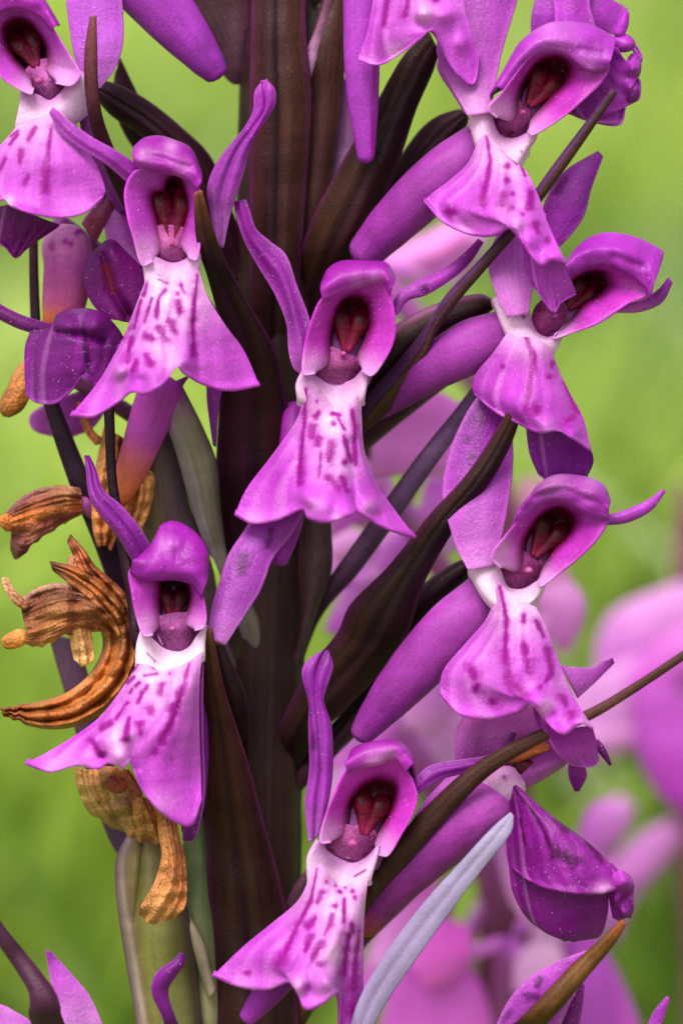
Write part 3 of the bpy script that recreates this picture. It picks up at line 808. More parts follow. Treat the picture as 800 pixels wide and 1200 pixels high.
lip([rw('355,452 366,446 378,462 392,478 405,474 415,467 423,460', 178, 182, 178, 176, 182, 184, 180),
     rw('350,488 365,490 380,492 393,495 405,494 415,492 423,490', 172, 186, 192, 194, 194, 188, 178),
     rw('322,530 345,530 370,530 392,530 408,530 420,530 427,532', 162, 184, 206, 210, 208, 196, 180),
     rw('290,572 322,570 355,568 385,570 410,570 430,570 444,572', 160, 184, 214, 222, 216, 196, 178),
     rw('276,602 296,611 324,608 354,596 362,606 386,610 412,602 418,598 440,612 464,622 484,627', 160, 176, 200, 222, 232, 226, 200, 186, 172)], A,
    strokes=[st('359,456 357,500 351,560', (1.5, 4)), st('373,484 370,488', 3.5), st('389,485 397,487', 2.6), st('371,470', 2.2), st('391,497', 2.6), st('368,500 367,512', 4.5),
             st('375,514 373,522', 5), st('396,490 403,504', 2.2), st('412,482 415,500 414,540', (2.5, 3)), st('388,520 384,540', 5), st('376,528 374,560', 2.5),
             st('402,512 410,540', 2.5), st('403,542', 4), st('384,560 396,572', 5), st('352,566', 4), st('417,520 416,545', 2), st('400,560 405,575', 4)],
    pale=[(392, 492, 40, .75), (398, 548, 22, .5), (372, 592, 10, .35), (395, 606, 8, .4), (432, 594, 9, .45), (300, 608, 12, .3)], deep=[(325, 555, 30, .45), (398, 578, 10, .5), (440, 560, 26, .4), (420, 520, 12, .3)],
    bumps=[(362, 584, 10, 9), (376, 594, 16, 9), (405, 598, 9, 8), (432, 592, 12, 9)], creases=[(st('352,520 350,570', 5), 6), (st('412,520 416,590', 5), 6)])
spur('345,470 340,560 338,610 326,664', (12, 17, 17, 9), (70, 110, 120, 118), A, ramp=[(0, (150, 60, 160)), (1, (160, 72, 178))])

# --- B: upper left flower
B = throat([rw('168,298 184,302 198,308 212,307 226,298 233,288', 196, 186, 178, 176, 184, 194),
            rw('171,312 184,314 200,320 214,316 232,303', 198, 192, 184, 186, 196),
            rw('173,328 186,326 200,335 215,325 231,312', 198, 196, 188, 192, 198)], orchid, label='fresh flower facing front left of the stem near the top')
hood('166,310 157,280 149,250 147,222 158,201 180,197 205,199 222,207 233,220 236,250 235,280 231,304', '188,290 183,256 178,236 180,227 192,222 198,209 208,207 216,218 220,240 217,260 212,285', 206, B, col=hood_paint(main=(176, 70, 190), inner=(190, 90, 202), pale=[(170, 290, 18, .45)]))
crown('157,188 175,195 200,198 220,206 233,220', '155,180 175,184 198,184 222,190 236,212', '158,172 168,164 185,161 205,166 224,176 235,200', 212, B, pale=[(170, 182, 9, .4), (200, 172, 9, .4), (215, 196, 10, .25)], bumps=[(166, 178, 8, 5), (165, 190, 6, 4)], creases=[(st('160,181 190,186 224,196', 3.5), 4)])
anther('180,230 188,224 198,211 210,213 219,238 214,258 204,288 197,286 188,258', 198, B, st('202,215 202,250 201,284', 2.2))
stigma('185,268 190,282 200,288 212,284 222,272 225,288 217,302 200,305 187,297', 196, B)
rostellum(202, 286, 5, 190, B, (150, 20, 40))
sepal('254,292 247,252 243,225 250,200 266,174 286,150 298,130 299,108 305,95', '262,290 269,256 275,235 285,202 292,176 306,150 320,126 321,106 313,93', B, (150, 160, 168, 172, 170, 168), ramp=[(0, (206, 150, 222)), (0.35, (176, 92, 196)), (0.6, (152, 48, 172)), (1, (176, 80, 192))], bulge=9, prof=[0, .9, .3, .9, 0], wave=(4, 1), veins=6)
sepal('168,222 150,214 124,192 98,176 74,158 58,133', '170,205 156,190 134,175 110,162 86,145 62,125', B, (190, 206, 214, 210), ramp=[(0, (160, 60, 176)), (0.6, (176, 86, 196)), (1, (190, 100, 206))], bulge=6, prof=[0, .3, 1, .3, 0])
lip([rw('173,324 185,321 200,333 215,322 231,309', 198, 200, 194, 200, 200),
     rw('160,358 180,356 200,354 220,350 243,347', 192, 208, 214, 210, 196),
     rw('143,400 165,400 190,398 225,390 263,380', 184, 208, 226, 218, 186),
     rw('117,446 144,432 175,430 208,420 240,420 286,412', 180, 206, 236, 234, 206, 176),
     rw('85,485 110,486 138,470 155,458 170,460 190,450 207,430 216,437 240,450 270,456 303,450', 178, 204, 238, 236, 208, 172)], B,
    strokes=[st('231,322 228,350 225,380 226,416', (1.5, 4)), st('213,335 216,342', 3), st('208,344', 3), st('208,354 211,366', 4.5), st('198,374 204,388', 4.5), st('187,385 195,398', 4),
             st('192,341 186,352', 2.5), st('186,354 184,372', 3), st('172,334 169,346', 2.4), st('179,350 170,378', 1.6), st('166,352 158,384', 2), st('154,396 150,424', 4), st('172,394 180,397', 4),
             st('172,418 177,426', 5), st('160,424 156,434', 4), st('150,372 145,396', 2), st('178,310 187,322', .8), st('186,328 196,333', .8)],
    pale=[(200, 350, 44, .8), (185, 410, 26, .45), (143, 436, 10, .5), (200, 425, 14, .3)], deep=[(250, 400, 30, .25), (158, 442, 10, .5)],  # pale spot on the small left lobe is a painted highlight
    bumps=[(141, 434, 9, 9), (180, 448, 16, 8), (216, 424, 10, 8), (168, 446, 6, -5)], creases=[(st('226,380 232,440', 5), 6), (st('155,390 152,440', 5), 5)])
spur('196,440 184,470 166,520 150,562 138,592', (24, 26, 22, 17, 9), (120, 110, 100, 96), B, ramp=[(0, (172, 88, 184)), (0.45, (176, 100, 178)), (0.62, (196, 130, 110)), (0.8, (214, 150, 84)), (1, (190, 116, 56))], label='spur fading from pink to orange brown')
sepal('242,440 243,470 250,522', '262,445 256,480 253,524', B, (100, 104, 100), ramp=[(0, (150, 64, 168)), (1, (120, 44, 140))], bulge=3, name='petal')
sepal('196,450 186,466 184,474', '222,440 214,452 212,458', B, (116, 114, 112), ramp=[(0, (150, 70, 160)), (1, (160, 90, 160))], bulge=4, name='petal')

# --- C: lower left flower
Cf = throat([rw('168,738 180,750 192,760 208,764 222,759 232,745 240,733', 196, 186, 178, 178, 178, 188, 196),
             rw('163,758 175,764 188,774 203,775 222,769 237,754', 198, 194, 184, 184, 190, 196),
             rw('162,778 172,780 187,787 205,783 222,777 237,766', 198, 200, 196, 194, 194, 196)], orchid, ramp=[(0, (228, 206, 232)), (0.3, (246, 236, 248)), (1, (248, 238, 250))],
            strokes=[st('172,766 181,776', .8)], label='fresh flower low on the left with a wide white throat')
hood('168,744 160,722 155,695 153,668 180,673 205,673 225,679 236,695 241,715 240,734', '186,732 186,705 187,688 187,678 200,677 215,678 222,686 223,705 218,730', 206, Cf, col=hood_paint(main=(156, 50, 176), inner=(204, 92, 210), pale=[(168, 728, 14, .35)]))
crown('153,667 166,674 182,675 205,674 225,680 237,697', '158,656 180,660 205,660 228,668 241,684', '155,661 178,638 190,618 208,615 230,628 243,648 243,672', 212, Cf, ramp=[(0, (180, 80, 196)), (0.14, (158, 52, 176)), (0.5, (164, 54, 180)), (1, (130, 26, 140))], bumps=[(205, 636, 9, 8)], creases=[(st('205,632 207,655', 3), 3)], deep=[(230, 645, 16, .5)], pale=[(196, 638, 10, .3)])
anther('187,680 203,678 220,681 223,704 210,730 197,732 188,706', 198, Cf, st('204,684 203,708 203,730', 2.2))
stigma('181,726 190,733 203,737 215,728 226,722 228,744 222,759 205,763 190,757 182,742', 196, Cf, dark=(140, 30, 96), mid=(230, 164, 202), dots=[st('191,746', 1.5), st('220,756', 1.5)])
rostellum(202, 736, 6, 190, Cf, (222, 160, 186))
sepal('158,662 138,628 118,604 105,580 101,545 99,534', '182,648 163,617 142,592 122,575 113,552 105,534', Cf, (160, 176, 180, 170, 160), ramp=[(0, (150, 66, 172)), (1, (132, 40, 152))], bulge=7, prof=[0, .9, .9, .2, .7, .3, 0])
sepal('243,748 248,712 258,680 268,650 286,622 300,600', '264,756 286,722 306,690 320,654 342,626 356,598', Cf, (180, 172, 162, 150, 140), strokes=[st('287,652 284,670', (6, 5)), st('318,622 313,640', (5, 4))], ramp=[(0, (208, 150, 224)), (0.3, (176, 96, 198)), (1, (150, 60, 172))], bulge=7, veins=7)
lip([rw('162,777 175,780 188,787 205,783 220,776 237,764', 200, 204, 200, 202, 204, 198),
     rw('147,802 168,806 190,808 208,808 222,806 233,800', 196, 212, 220, 222, 218, 198),
     rw('118,840 145,842 170,845 195,848 215,850 233,850', 192, 214, 234, 236, 222, 194),
     rw('80,868 110,868 135,868 165,885 200,900 235,905', 186, 214, 244, 244, 226, 192),
     rw('33,894 60,903 90,896 115,899 128,893 145,898 153,892 166,922 188,948 210,962 226,962 236,935', 180, 204, 234, 250, 236, 222, 204)], Cf,
    strokes=[st('222,778 214,806 204,836 190,868', (1.2, 7)), st('191,804 189,812', 5), st('176,832 177,836', 5), st('164,848 164,858', 5), st('162,778 156,786', 2.2), st('158,794 150,800', 2), st('164,800 160,804', 2.6),
             st('173,804 171,808', 2.2), st('168,812 163,822', 2.8), st('150,824 136,844', 2.6), st('156,808 153,812', 1.5), st('199,790', 2), st('176,779 180,783', 2), st('170,792 184,790', 1.2), st('152,842 146,866', 4), st('130,848 120,854', 4), st('201,832 203,826', 5), st('108,868 120,884', 4), st('200,888', 1.5), st('182,880', 7)],
    pale=[(182, 796, 36, .8), (140, 862, 20, .7), (140, 884, 12, .5), (70, 890, 24, .3), (190, 940, 16, .25)], deep=[(110, 868, 16, .5), (190, 910, 24, .3), (195, 870, 12, .3)],
    bumps=[(135, 860, 16, 10), (140, 886, 12, 10), (100, 888, 10, 6), (122, 888, 6, -7)], creases=[(st('152,870 160,900', 4), 8)])
sepal('240,762 238,800 238,860 240,930 232,975 226,985', '210,790 212,850 214,920 215,960 214,985', Cf, (176, 174, 170, 160), ramp=[(0, (150, 74, 172)), (0.5, (142, 62, 166)), (1, (112, 30, 128))], bulge=-8, name='petal')
spur('214,770 226,850 226,930 221,980', (16, 18, 16, 8), (150, 145, 140, 136), Cf, ramp=[(0, (140, 60, 160)), (1, (110, 26, 124))])

# --- D: bottom centre flower
Df = throat([rw('373,985 383,997 398,1006 415,1011 430,1005 442,992', 196, 184, 176, 174, 180, 194),
             rw('363,1005 376,1012 390,1020 405,1027 420,1020 438,1008', 200, 192, 180, 180, 188, 200),
             rw('363,1030 376,1022 390,1032 400,1041 415,1033 432,1028', 198, 196, 190, 188, 194, 200)], orchid, strokes=[st('416,1028 429,1020', 1), st('427,1036 428,1042', 1.2)], label='fresh flower facing front at the bottom centre')
hood('375,986 380,960 392,930 405,904 428,893 450,887 465,885 478,905 488,930 484,952 470,978 455,1002', '402,975 408,942 418,926 430,916 448,912 464,922 461,945 450,968 440,990', 208, Df, col=hood_paint(main=(150, 46, 166), inner=(196, 74, 198), pale=[(385, 975, 16, .4), (450, 988, 14, .4)]))
crown('406,903 425,894 445,890 462,884 477,903', '404,893 425,882 446,876 468,876 484,896', '408,896 412,880 428,872 455,868 472,873 484,890 486,912', 214, Df, pale=[(440, 889, 14, .3), (458, 882, 8, .25)], bumps=[(450, 882, 12, 6)])
anther('412,938 430,918 450,915 464,926 458,948 440,975 426,984 416,975 412,955', 200, Df, st('440,925 434,955 426,980', 2.2))
stigma('382,978 386,969 398,968 410,975 424,984 437,974 437,990 430,1002 415,1008 395,1002 383,993', 196, Df)
rostellum(413, 988, 8, 196, Df)
sepal('362,988 359,965 358,940 363,900 361,850 361,822 355,790 362,773 378,761', '374,978 382,950 387,925 389,895 388,850 380,822 384,800 389,780 386,763', Df, (170, 176, 180, 176, 170, 166), ramp=[(0, (196, 134, 214)), (0.25, (172, 86, 192)), (0.6, (138, 44, 158)), (0.8, (150, 60, 172)), (1, (128, 36, 146))], bulge=8, prof=[0, .9, .3, .9, 0], wave=(4, 1.2), strokes=[st('368,860 367,876', 3.5), st('366,836', 3)], veins=6)
sepal('484,914 504,897 540,890 570,885 588,872 598,858', '490,930 518,913 550,905 575,898 596,880 605,859', Df, (176, 170, 168, 166, 170), ramp=[(0, (150, 60, 172)), (0.5, (140, 44, 160)), (1, (112, 24, 124))], bulge=5, prof=[0, .2, 1, .4, 0])
lip([rw('367,1020 377,1014 390,1031 400,1040 415,1033 431,1030', 200, 204, 198, 194, 200, 200),
     rw('350,1055 368,1058 385,1060 402,1062 418,1060 427,1058', 194, 214, 222, 222, 214, 196),
     rw('318,1083 342,1090 368,1095 395,1098 412,1095 425,1092', 186, 214, 236, 240, 224, 196),
     rw('285,1110 312,1122 342,1132 375,1138 402,1130 425,1128', 184, 216, 246, 252, 226, 194),
     rw('251,1142 280,1154 312,1158 338,1150 350,1165 358,1180 378,1174 396,1163 398,1190 396,1225 410,1240 425,1225', 182, 208, 244, 256, 246, 212, 192)], Df,
    strokes=[st('372,1018 365,1055 346,1092 333,1122', (1.2, 4.5)), st('377,1046 372,1058', 4), st('381,1033', 2.6), st('392,1038', 1.6), st('397,1046 400,1047', 2.4), st('392,1062', 3.4), st('405,1041', 2.2), st('413,1045', 2.6), st('415,1052', 3.2),
             st('403,1054 402,1080', 2.4), st('370,1076 362,1086', (4, 6)), st('389,1072 386,1085 380,1096', 3), st('365,1098 358,1114', 3.6), st('377,1106 367,1122', 5), st('375,1131', 4.5), st('411,1082 413,1092', 3), st('408,1096 402,1140', (4, 6)),
             st('420,1090 412,1160', (1.5, 6)), st('330,1125', 8), st('412,1184', 7), st('290,1140', 6)],
    pale=[(396, 1050, 40, .8), (392, 1120, 24, .6), (350, 1155, 12, .5), (385, 1160, 16, .4), (290, 1150, 14, .3)], deep=[(410, 1180, 24, .6), (318, 1130, 20, .3), (360, 1158, 8, .4)],  # pale spots on the central ridge are painted highlights
    bumps=[(350, 1155, 11, 10), (385, 1150, 14, 12), (360, 1160, 7, -6), (300, 1152, 12, 5)], creases=[(st('405,1100 400,1200', 6), 10), (st('358,1110 344,1140', 4), 5)])
spur('350,1120 318,1158 300,1180 286,1198', (20, 18, 14, 9), (150, 160, 160, 156), Df, ramp=[(0, (130, 50, 150)), (1, (170, 84, 190))])

# --- E: top right flower
E = throat([rw('578,118 576,135 584,157 600,163 618,156 628,146', 176, 170, 164, 164, 172, 180),
            rw('562,132 566,150 576,165 594,173 612,172 625,162', 170, 176, 176, 174, 176, 176),
            rw('552,142 560,168 574,180 592,188 606,190 617,174', 160, 176, 182, 184, 180, 162)], orchid, strokes=[st('610,178', 1)], label='fresh flower in profile at the top right')
hood('572,126 588,108 605,85 622,65 640,57 658,57 672,66 690,78 712,76 705,95 682,118 655,140 625,158', '600,140 605,112 615,90 630,72 648,66 662,70 668,82 662,98 648,112 636,126 622,142', 196, E, tilt=-0.12, col=hood_paint(main=(158, 62, 176), inner=(190, 74, 194), pale=[(585, 122, 16, .4), (640, 140, 12, .2)]))
crown('588,107 605,84 622,64 645,55 665,61 690,78 712,77', '582,102 602,74 626,50 650,44 680,50 700,58 716,68', '574,112 594,76 612,48 640,30 665,27 695,32 720,46', 198, E, ramp=[(0, (196, 108, 210)), (0.2, (176, 80, 194)), (0.6, (168, 70, 188)), (1, (140, 46, 158))], pale=[(650, 36, 26, .2), (690, 70, 12, .2)], deep=[(690, 56, 10, .6)], creases=[(st('680,58 705,62', 4), 3)])
anther('610,108 620,86 640,69 658,70 667,82 660,100 640,115 622,126 612,122', 184, E, st('650,78 632,104 618,126', 2.2))
stigma('577,133 584,118 597,112 610,122 622,134 616,150 599,161 585,157 577,146', 178, E, dark=(110, 18, 60), mid=(230, 134, 182), dots=[st('590,142', 1), st('606,144', 1)])
rostellum(612, 131, 6, 180, E)
sepal('548,136 530,105 515,75 512,50 528,15 548,-20 560,-50', '574,132 581,95 588,60 600,20 608,-10 614,-50', E, (180, 150, 130, 124), ramp=[(0, (214, 160, 220)), (0.3, (190, 112, 204)), (1, (156, 60, 174))], bulge=10, deep=[(556, 8, 14, .5)], pale=[(556, 120, 16, .3)], veins=7)
lip([rw('562,162 571,158 580,168 592,181 602,190', 178, 184, 188, 190, 184),
     rw('548,192 565,195 582,198 600,200 617,203', 168, 188, 202, 206, 196),
     rw('525,213 550,220 575,225 605,228 630,230', 160, 186, 212, 220, 206),
     rw('505,228 530,242 565,250 605,250 642,264', 156, 184, 216, 230, 212),
     rw('497,236 520,260 548,273 575,275 598,264 606,269 616,290 632,308 645,302 661,306', 156, 180, 214, 234, 226, 216)], E,
    strokes=[st('570,160 575,188 569,218 566,240', (1.8, 5)), st('589,172', 2.6), st('594,194', 4.5), st('601,187 604,192', 2.6), st('593,211', 5), st('590,230 588,236', 6), st('600,228', 3.5), st('598,244', 5), st('606,184 614,206', 1.8), st('621,226 619,244', 5), st('527,247 530,249', 5), st('626,262 628,272', 4), st('612,252', 4), st('640,282', 5), st('604,180 608,180', .8)],
    pale=[(588, 185, 26, .7), (600, 240, 20, .25), (606, 262, 10, .4), (545, 268, 16, .2)], deep=[(560, 235, 20, .2)],
    bumps=[(604, 262, 9, 9), (620, 282, 10, 7), (650, 298, 9, 8)], creases=[(st('598,200 606,245', 4), 4)])
lip([rw('610,268 622,285 636,300 650,300 661,306', 196, 206, 214, 216, 210), rw('613,292 625,308 640,314 655,316 666,322', 190, 200, 206, 206, 200),
     rw('616,315 628,328 640,334 656,334 672,336', 186, 196, 200, 198, 192), rw('624,334 634,348 648,364 656,354 674,344', 184, 192, 194, 190, 186)], E, strokes=[], pale=[], ramp=[(0, (176, 80, 196)), (1, (182, 92, 200))], name='lip_lobe', veins=14, curl=3)
spur('592,146 535,192 490,232 450,272 418,308', (22, 31, 31, 26, 19), (110, 128, 120, 104, 90), E)

# --- flower behind the top right one
L = sepal('622,50 622,20 630,-10 645,-40', '650,40 690,30 722,40 735,10', orchid, (90, 90, 84), ramp=[(0, (156, 66, 178)), (1, (164, 70, 184))], bulge=8, name='flower', label='flower seen side on behind the top right one', veins=8, deep=[(690, 20, 14, .5)])
sepal('640,60 650,20 640,-30', '700,40 690,0 700,-40', L, (110, 112, 104), bulge=8, name='petal', ramp=[(0, (186, 92, 204)), (1, (176, 76, 196))], deep=[(676, 10, 12, .6)])
lip([rw('640,118 670,100 700,70 716,40', 130, 140, 146, 140), rw('652,130 685,120 716,100 732,70', 126, 138, 150, 150), rw('664,132 690,140 718,128 742,96 750,66', 120, 130, 142, 150, 146), rw('666,132 695,143 722,146 729,130 731,116 745,118 748,98 742,88 751,70 740,50 724,46', 116, 124, 130, 138, 140, 138, 132)], L,
    strokes=[], pale=[(742, 50, 12, .3)], ramp=[(0, (160, 60, 180)), (1, (182, 86, 200))], bumps=[(742, 78, 9, 9), (740, 104, 8, 9), (728, 60, 10, 8)], name='lip', curl=5)
tube('petal', '722,44 729,28 734,12', (7, 7, 3), SPURM, paint([(0, (176, 76, 194)), (1, (150, 50, 168))]), L, d=(150, 150, 150))
dome('petal', '736,66 746,62 751,76 748,90 738,92 733,80', 146, 158, PETAL, paint([(0, (186, 84, 204)), (1, (150, 46, 170))]), L)
dome('petal', '732,98 742,94 748,106 744,118 734,118', 144, 154, PETAL, paint([(0, (170, 66, 190)), (1, (140, 40, 160))]), L)
dome('petal', '716,44 734,40 744,50 738,60 722,60', 150, 160, PETAL, paint([(0, (196, 104, 212)), (1, (160, 60, 178))]), L)

# --- F: right flower
Ff = throat([rw('620,348 620,368 627,388 640,396 656,392', 168, 160, 158, 160, 168),
             rw('600,348 606,370 616,386 632,399 652,402', 160, 168, 170, 170, 168),
             rw('580,352 592,382 604,398 622,404 645,414', 150, 164, 172, 174, 166)], orchid, strokes=[st('612,372', 3)], label='fresh flower in profile right of the long narrow bract')
hood('644,350 652,336 664,323 682,310 709,305 735,315 756,332 758,346 735,356 702,378 670,390 648,397', '652,362 658,348 668,330 688,318 705,319 712,332 701,347 684,358 668,378', 178, Ff, tilt=-0.12, col=hood_paint(main=(156, 58, 176), inner=(190, 74, 194), pale=[(655, 388, 14, .3)]))
crown('660,326 682,311 709,306 735,316 756,333 762,346', '660,312 682,296 710,290 740,298 760,310 768,326', '656,322 670,298 688,281 712,274 745,280 773,294 775,302', 182, Ff, ramp=[(0, (182, 90, 200)), (0.2, (166, 66, 186)), (0.6, (160, 58, 180)), (1, (130, 34, 150))], deep=[(738, 308, 12, .5), (756, 326, 8, .6)], creases=[(st('720,300 752,312', 4), 3)])
anther('658,352 668,331 690,319 706,321 711,333 700,347 682,357 665,364', 164, Ff, st('696,328 680,344 664,362', 2))
stigma('623,372 632,356 650,350 663,362 660,378 645,388 630,392', 162, Ff, mid=(220, 124, 172))
rostellum(650, 370, 5, 162, Ff)
sepal('594,372 580,342 572,312 576,290 588,268 600,255', '618,368 626,326 630,292 634,268 640,250', Ff, (182, 160, 140, 132), ramp=[(0, (206, 140, 214)), (0.4, (196, 128, 210)), (1, (186, 110, 204))], bulge=8, veins=7)
sepal('632,262 640,232 660,202 684,186 700,177', '652,292 668,276 684,252 692,222 706,183', Ff, (120, 128, 132, 132), strokes=[st('652,224 658,212', 6)], ramp=[(0, (170, 84, 190)), (1, (132, 40, 154))], bulge=8, veins=6)
sepal('720,360 750,352 770,340 783,325', '722,366 750,365 775,354 787,331', Ff, (110, 116, 122), ramp=[(0, (206, 130, 220)), (1, (160, 70, 182))], bulge=5)
lip([rw('596,388 608,394 620,396 632,400 645,408', 170, 178, 184, 182, 172),
     rw('576,416 598,420 618,425 636,428 652,430', 160, 178, 196, 194, 174),
     rw('560,435 590,445 618,455 645,460 667,462', 154, 180, 206, 202, 176),
     rw('554,452 585,468 612,480 645,488 682,490', 150, 180, 210, 208, 178),
     rw('556,462 580,482 605,495 630,506 652,504 668,512 691,527', 148, 176, 206, 212, 190)], Ff,
    strokes=[st('617,396 625,420 621,450 617,478', (2.5, 5)), st('645,425 645,428', 3.6), st('643,443', 4.4), st('660,448 674,482', (2.5, 4)), st('670,490 664,494', 5), st('590,430', 4), st('628,480', 6)],
    pale=[(620, 405, 20, .4), (640, 500, 10, .3)], ramp=[(0, (230, 186, 236)), (0.2, (204, 118, 218)), (0.7, (190, 90, 208)), (1, (192, 96, 210))], bumps=[(640, 498, 10, 6), (672, 506, 9, 7)])
lip([rw('616,500 640,505 665,508 690,522', 176, 184, 186, 180), rw('620,530 645,535 670,535 695,540', 168, 172, 172, 166), rw('630,554 648,566 672,568 688,556', 150, 158, 158, 150)], Ff, strokes=[], pale=[], ramp=[(0, (128, 42, 150)), (1, (140, 54, 164))], name='lip_lobe', veins=12, curl=3)
spur('618,376 560,402 510,430 470,462 432,494', (18, 31, 27, 17, 5), (104, 130, 124, 108, 92), Ff)

# --- G: right lower flower
G_ = throat([rw('580,650 586,668 594,688 612,691 628,682 636,676', 186, 178, 172, 172, 180, 186),
             rw('564,660 572,680 586,694 605,701 622,702 634,690', 178, 184, 186, 184, 182, 184),
             rw('552,668 566,692 580,706 598,710 612,712 626,706', 168, 184, 190, 192, 186, 170)], orchid, ramp=[(0, (220, 196, 226)), (0.4, (238, 226, 240)), (1, (240, 226, 244))], strokes=[st('603,706 605,706', .8), st('612,708', .9)], label='fresh flower in profile at the middle right')
hood('575,652 590,630 608,608 625,590 645,580 668,586 690,598 713,604 702,628 680,652 655,672 634,687', '606,668 610,640 618,622 632,604 652,594 668,600 674,612 665,630 650,645 636,668', 202, G_, tilt=-0.12, col=hood_paint(main=(146, 44, 166), inner=(190, 74, 194), pale=[(590, 640, 14, .35), (640, 676, 14, .3)]))
crown('600,616 625,591 645,581 668,586 690,598 713,604', '606,600 626,577 650,568 680,574 702,583 713,594', '604,610 618,586 634,566 656,557 685,560 706,569 714,586', 206, G_, pale=[(650, 560, 20, .35), (690, 566, 16, .3)], ramp=[(0, (196, 116, 212)), (0.15, (176, 84, 196)), (0.35, (140, 34, 152)), (0.7, (150, 48, 166)), (1, (128, 30, 146))], creases=[(st('625,582 660,572 705,592', 4), 3)], deep=[(670, 576, 22, .4)])  # pale spots paint a highlight along the top rim
anther('614,630 630,606 652,596 670,604 670,620 650,641 632,654 620,652', 190, G_, st('655,606 638,630 624,654', 2.2))
stigma('588,668 591,654 605,647 620,654 634,660 624,677 606,691 594,684', 184, G_, mid=(224, 134, 180), dots=[st('596,662', 1.2), st('594,670', 1), st('604,656', 1)])
rostellum(619, 668, 7, 186, G_, (230, 170, 190))
sepal('548,668 534,640 522,600 518,572 526,530 543,490 560,464 574,452 588,446', '578,664 590,616 598,572 601,535 600,512 602,490 602,464 598,448', G_, (186, 168, 150, 138, 130, 124), strokes=[st('563,490 565,494', 5), st('547,517', 4.5), st('553,536', 3.5)], ramp=[(0, (214, 160, 224)), (0.2, (190, 110, 206)), (0.45, (158, 66, 178)), (1, (160, 70, 178))], bulge=10, veins=8)
sepal('708,605 735,597 760,585 776,573', '710,615 735,612 762,598 779,576', G_, (150, 150, 146), ramp=[(0, (180, 84, 200)), (1, (176, 80, 196))], bulge=4)
lip([rw('584,680 590,688 600,699 614,706 627,712', 190, 196, 202, 202, 192),
     rw('572,722 588,728 602,732 620,733 640,738', 180, 204, 216, 214, 196),
     rw('545,755 572,765 600,772 628,775 656,780', 170, 202, 226, 226, 204),
     rw('520,785 552,800 590,808 630,810 670,815', 164, 198, 232, 236, 212),
     rw('515,812 540,836 575,840 605,833 620,822 630,824 645,850 660,858 678,846 693,852', 162, 192, 230, 244, 236, 222)], G_,
    strokes=[st('586,688 594,725 592,765 598,800', (1.8, 6)), st('613,722 613,728', 3.4), st('627,728 636,746', 3), st('613,758 616,764', 5.5), st('619,776 620,788', 5.5), st('640,762 645,790', 5), st('645,790 632,806', 5), st('600,804 612,814', 6), st('552,786 556,792', 6), st('560,802 556,808', 4), st('656,815 662,826', 5), st('630,700 634,716', .9), st('578,822', 5), st('668,838', 6)],
    pale=[(606, 715, 30, .75), (620, 800, 10, .2), (640, 828, 10, .6), (560, 790, 34, .2), (684, 846, 9, .5), (660, 800, 16, .3)], deep=[(600, 800, 16, .3)],
    bumps=[(630, 822, 12, 10), (645, 838, 7, -8), (680, 846, 10, 9)])
lip([rw('624,826 636,846 656,856 680,852 694,852', 206, 216, 222, 226, 222), rw('630,850 645,866 665,872 686,870 698,868', 200, 206, 210, 210, 204), rw('642,872 656,884 672,890 688,888 700,884', 192, 196, 198, 196, 190), rw('656,888 672,896 686,898 696,896 701,890', 186, 186, 186, 184, 182)], G_, strokes=[], pale=[], ramp=[(0, (160, 50, 180)), (0.4, (182, 88, 200)), (1, (196, 110, 214))], name='lip_lobe', veins=14, curl=3, deep=[(655, 855, 14, .6)])
sepal('656,780 690,783 704,776 717,771', '676,818 694,802 708,788 719,777', G_, (150, 146, 140), ramp=[(0, (182, 110, 196)), (0.7, (150, 70, 166)), (1, (104, 30, 112))], bulge=5, name='petal')
sepal('692,870 702,883 714,897', '700,866 709,878 716,896', G_, (170, 166, 160), ramp=[(0, (140, 50, 150)), (1, (96, 20, 100))], bulge=3, name='petal')
sepal('666,890 666,910 673,927', '682,892 687,908 678,927', G_, (166, 160, 152), ramp=[(0, (140, 44, 150)), (1, (128, 30, 142))], bulge=4, name='petal')
spur('592,670 535,732 485,786 444,834 418,868', (20, 34, 31, 22, 12), (118, 140, 136, 126, 120), G_)

# --- H: lower right flower seen side on
H = throat([rw('560,905 575,900 595,898 612,905', 150, 156, 160, 156), rw('560,925 578,920 598,915 612,918', 152, 164, 168, 160), rw('568,940 584,938 600,934 612,930', 150, 158, 162, 156)], orchid,
           ramp=[(0, (206, 160, 208)), (0.5, (226, 200, 230)), (1, (180, 110, 190))], strokes=[st('590,911', 3.2), st('581,931', 3)], label='flower side on at the lower right with a dark magenta lip')
sepal('538,908 532,880 536,852 548,832', '604,900 640,872 668,846 660,826', H, (120, 126, 120), ramp=[(0, (176, 100, 180)), (1, (200, 130, 200))], bulge=12, name='petal', veins=9)
patch('hood', [rw('598,905 620,890 645,878 668,870', 150, 160, 162, 156), rw('604,915 626,905 650,895 674,882', 156, 168, 168, 160), rw('610,924 632,915 656,900 676,884', 150, 154, 152, 148)], HOODM, paint([(0, (140, 60, 150)), (1, (190, 120, 196))], veins=4), H)
dome('anther', '598,906 603,893 622,888 643,882 650,886 646,898 622,907 606,912', 158, 166, COLUMN, paint([(0, (92, 14, 24)), (1, (60, 4, 16))], mott=.2), H)
dome('petal', '592,892 606,880 630,870 650,868 648,880 628,886 606,894', 160, 168, DRY, paint([(0, (206, 120, 66)), (1, (170, 80, 60))], mott=.2), H, label='orange brown fading petal')
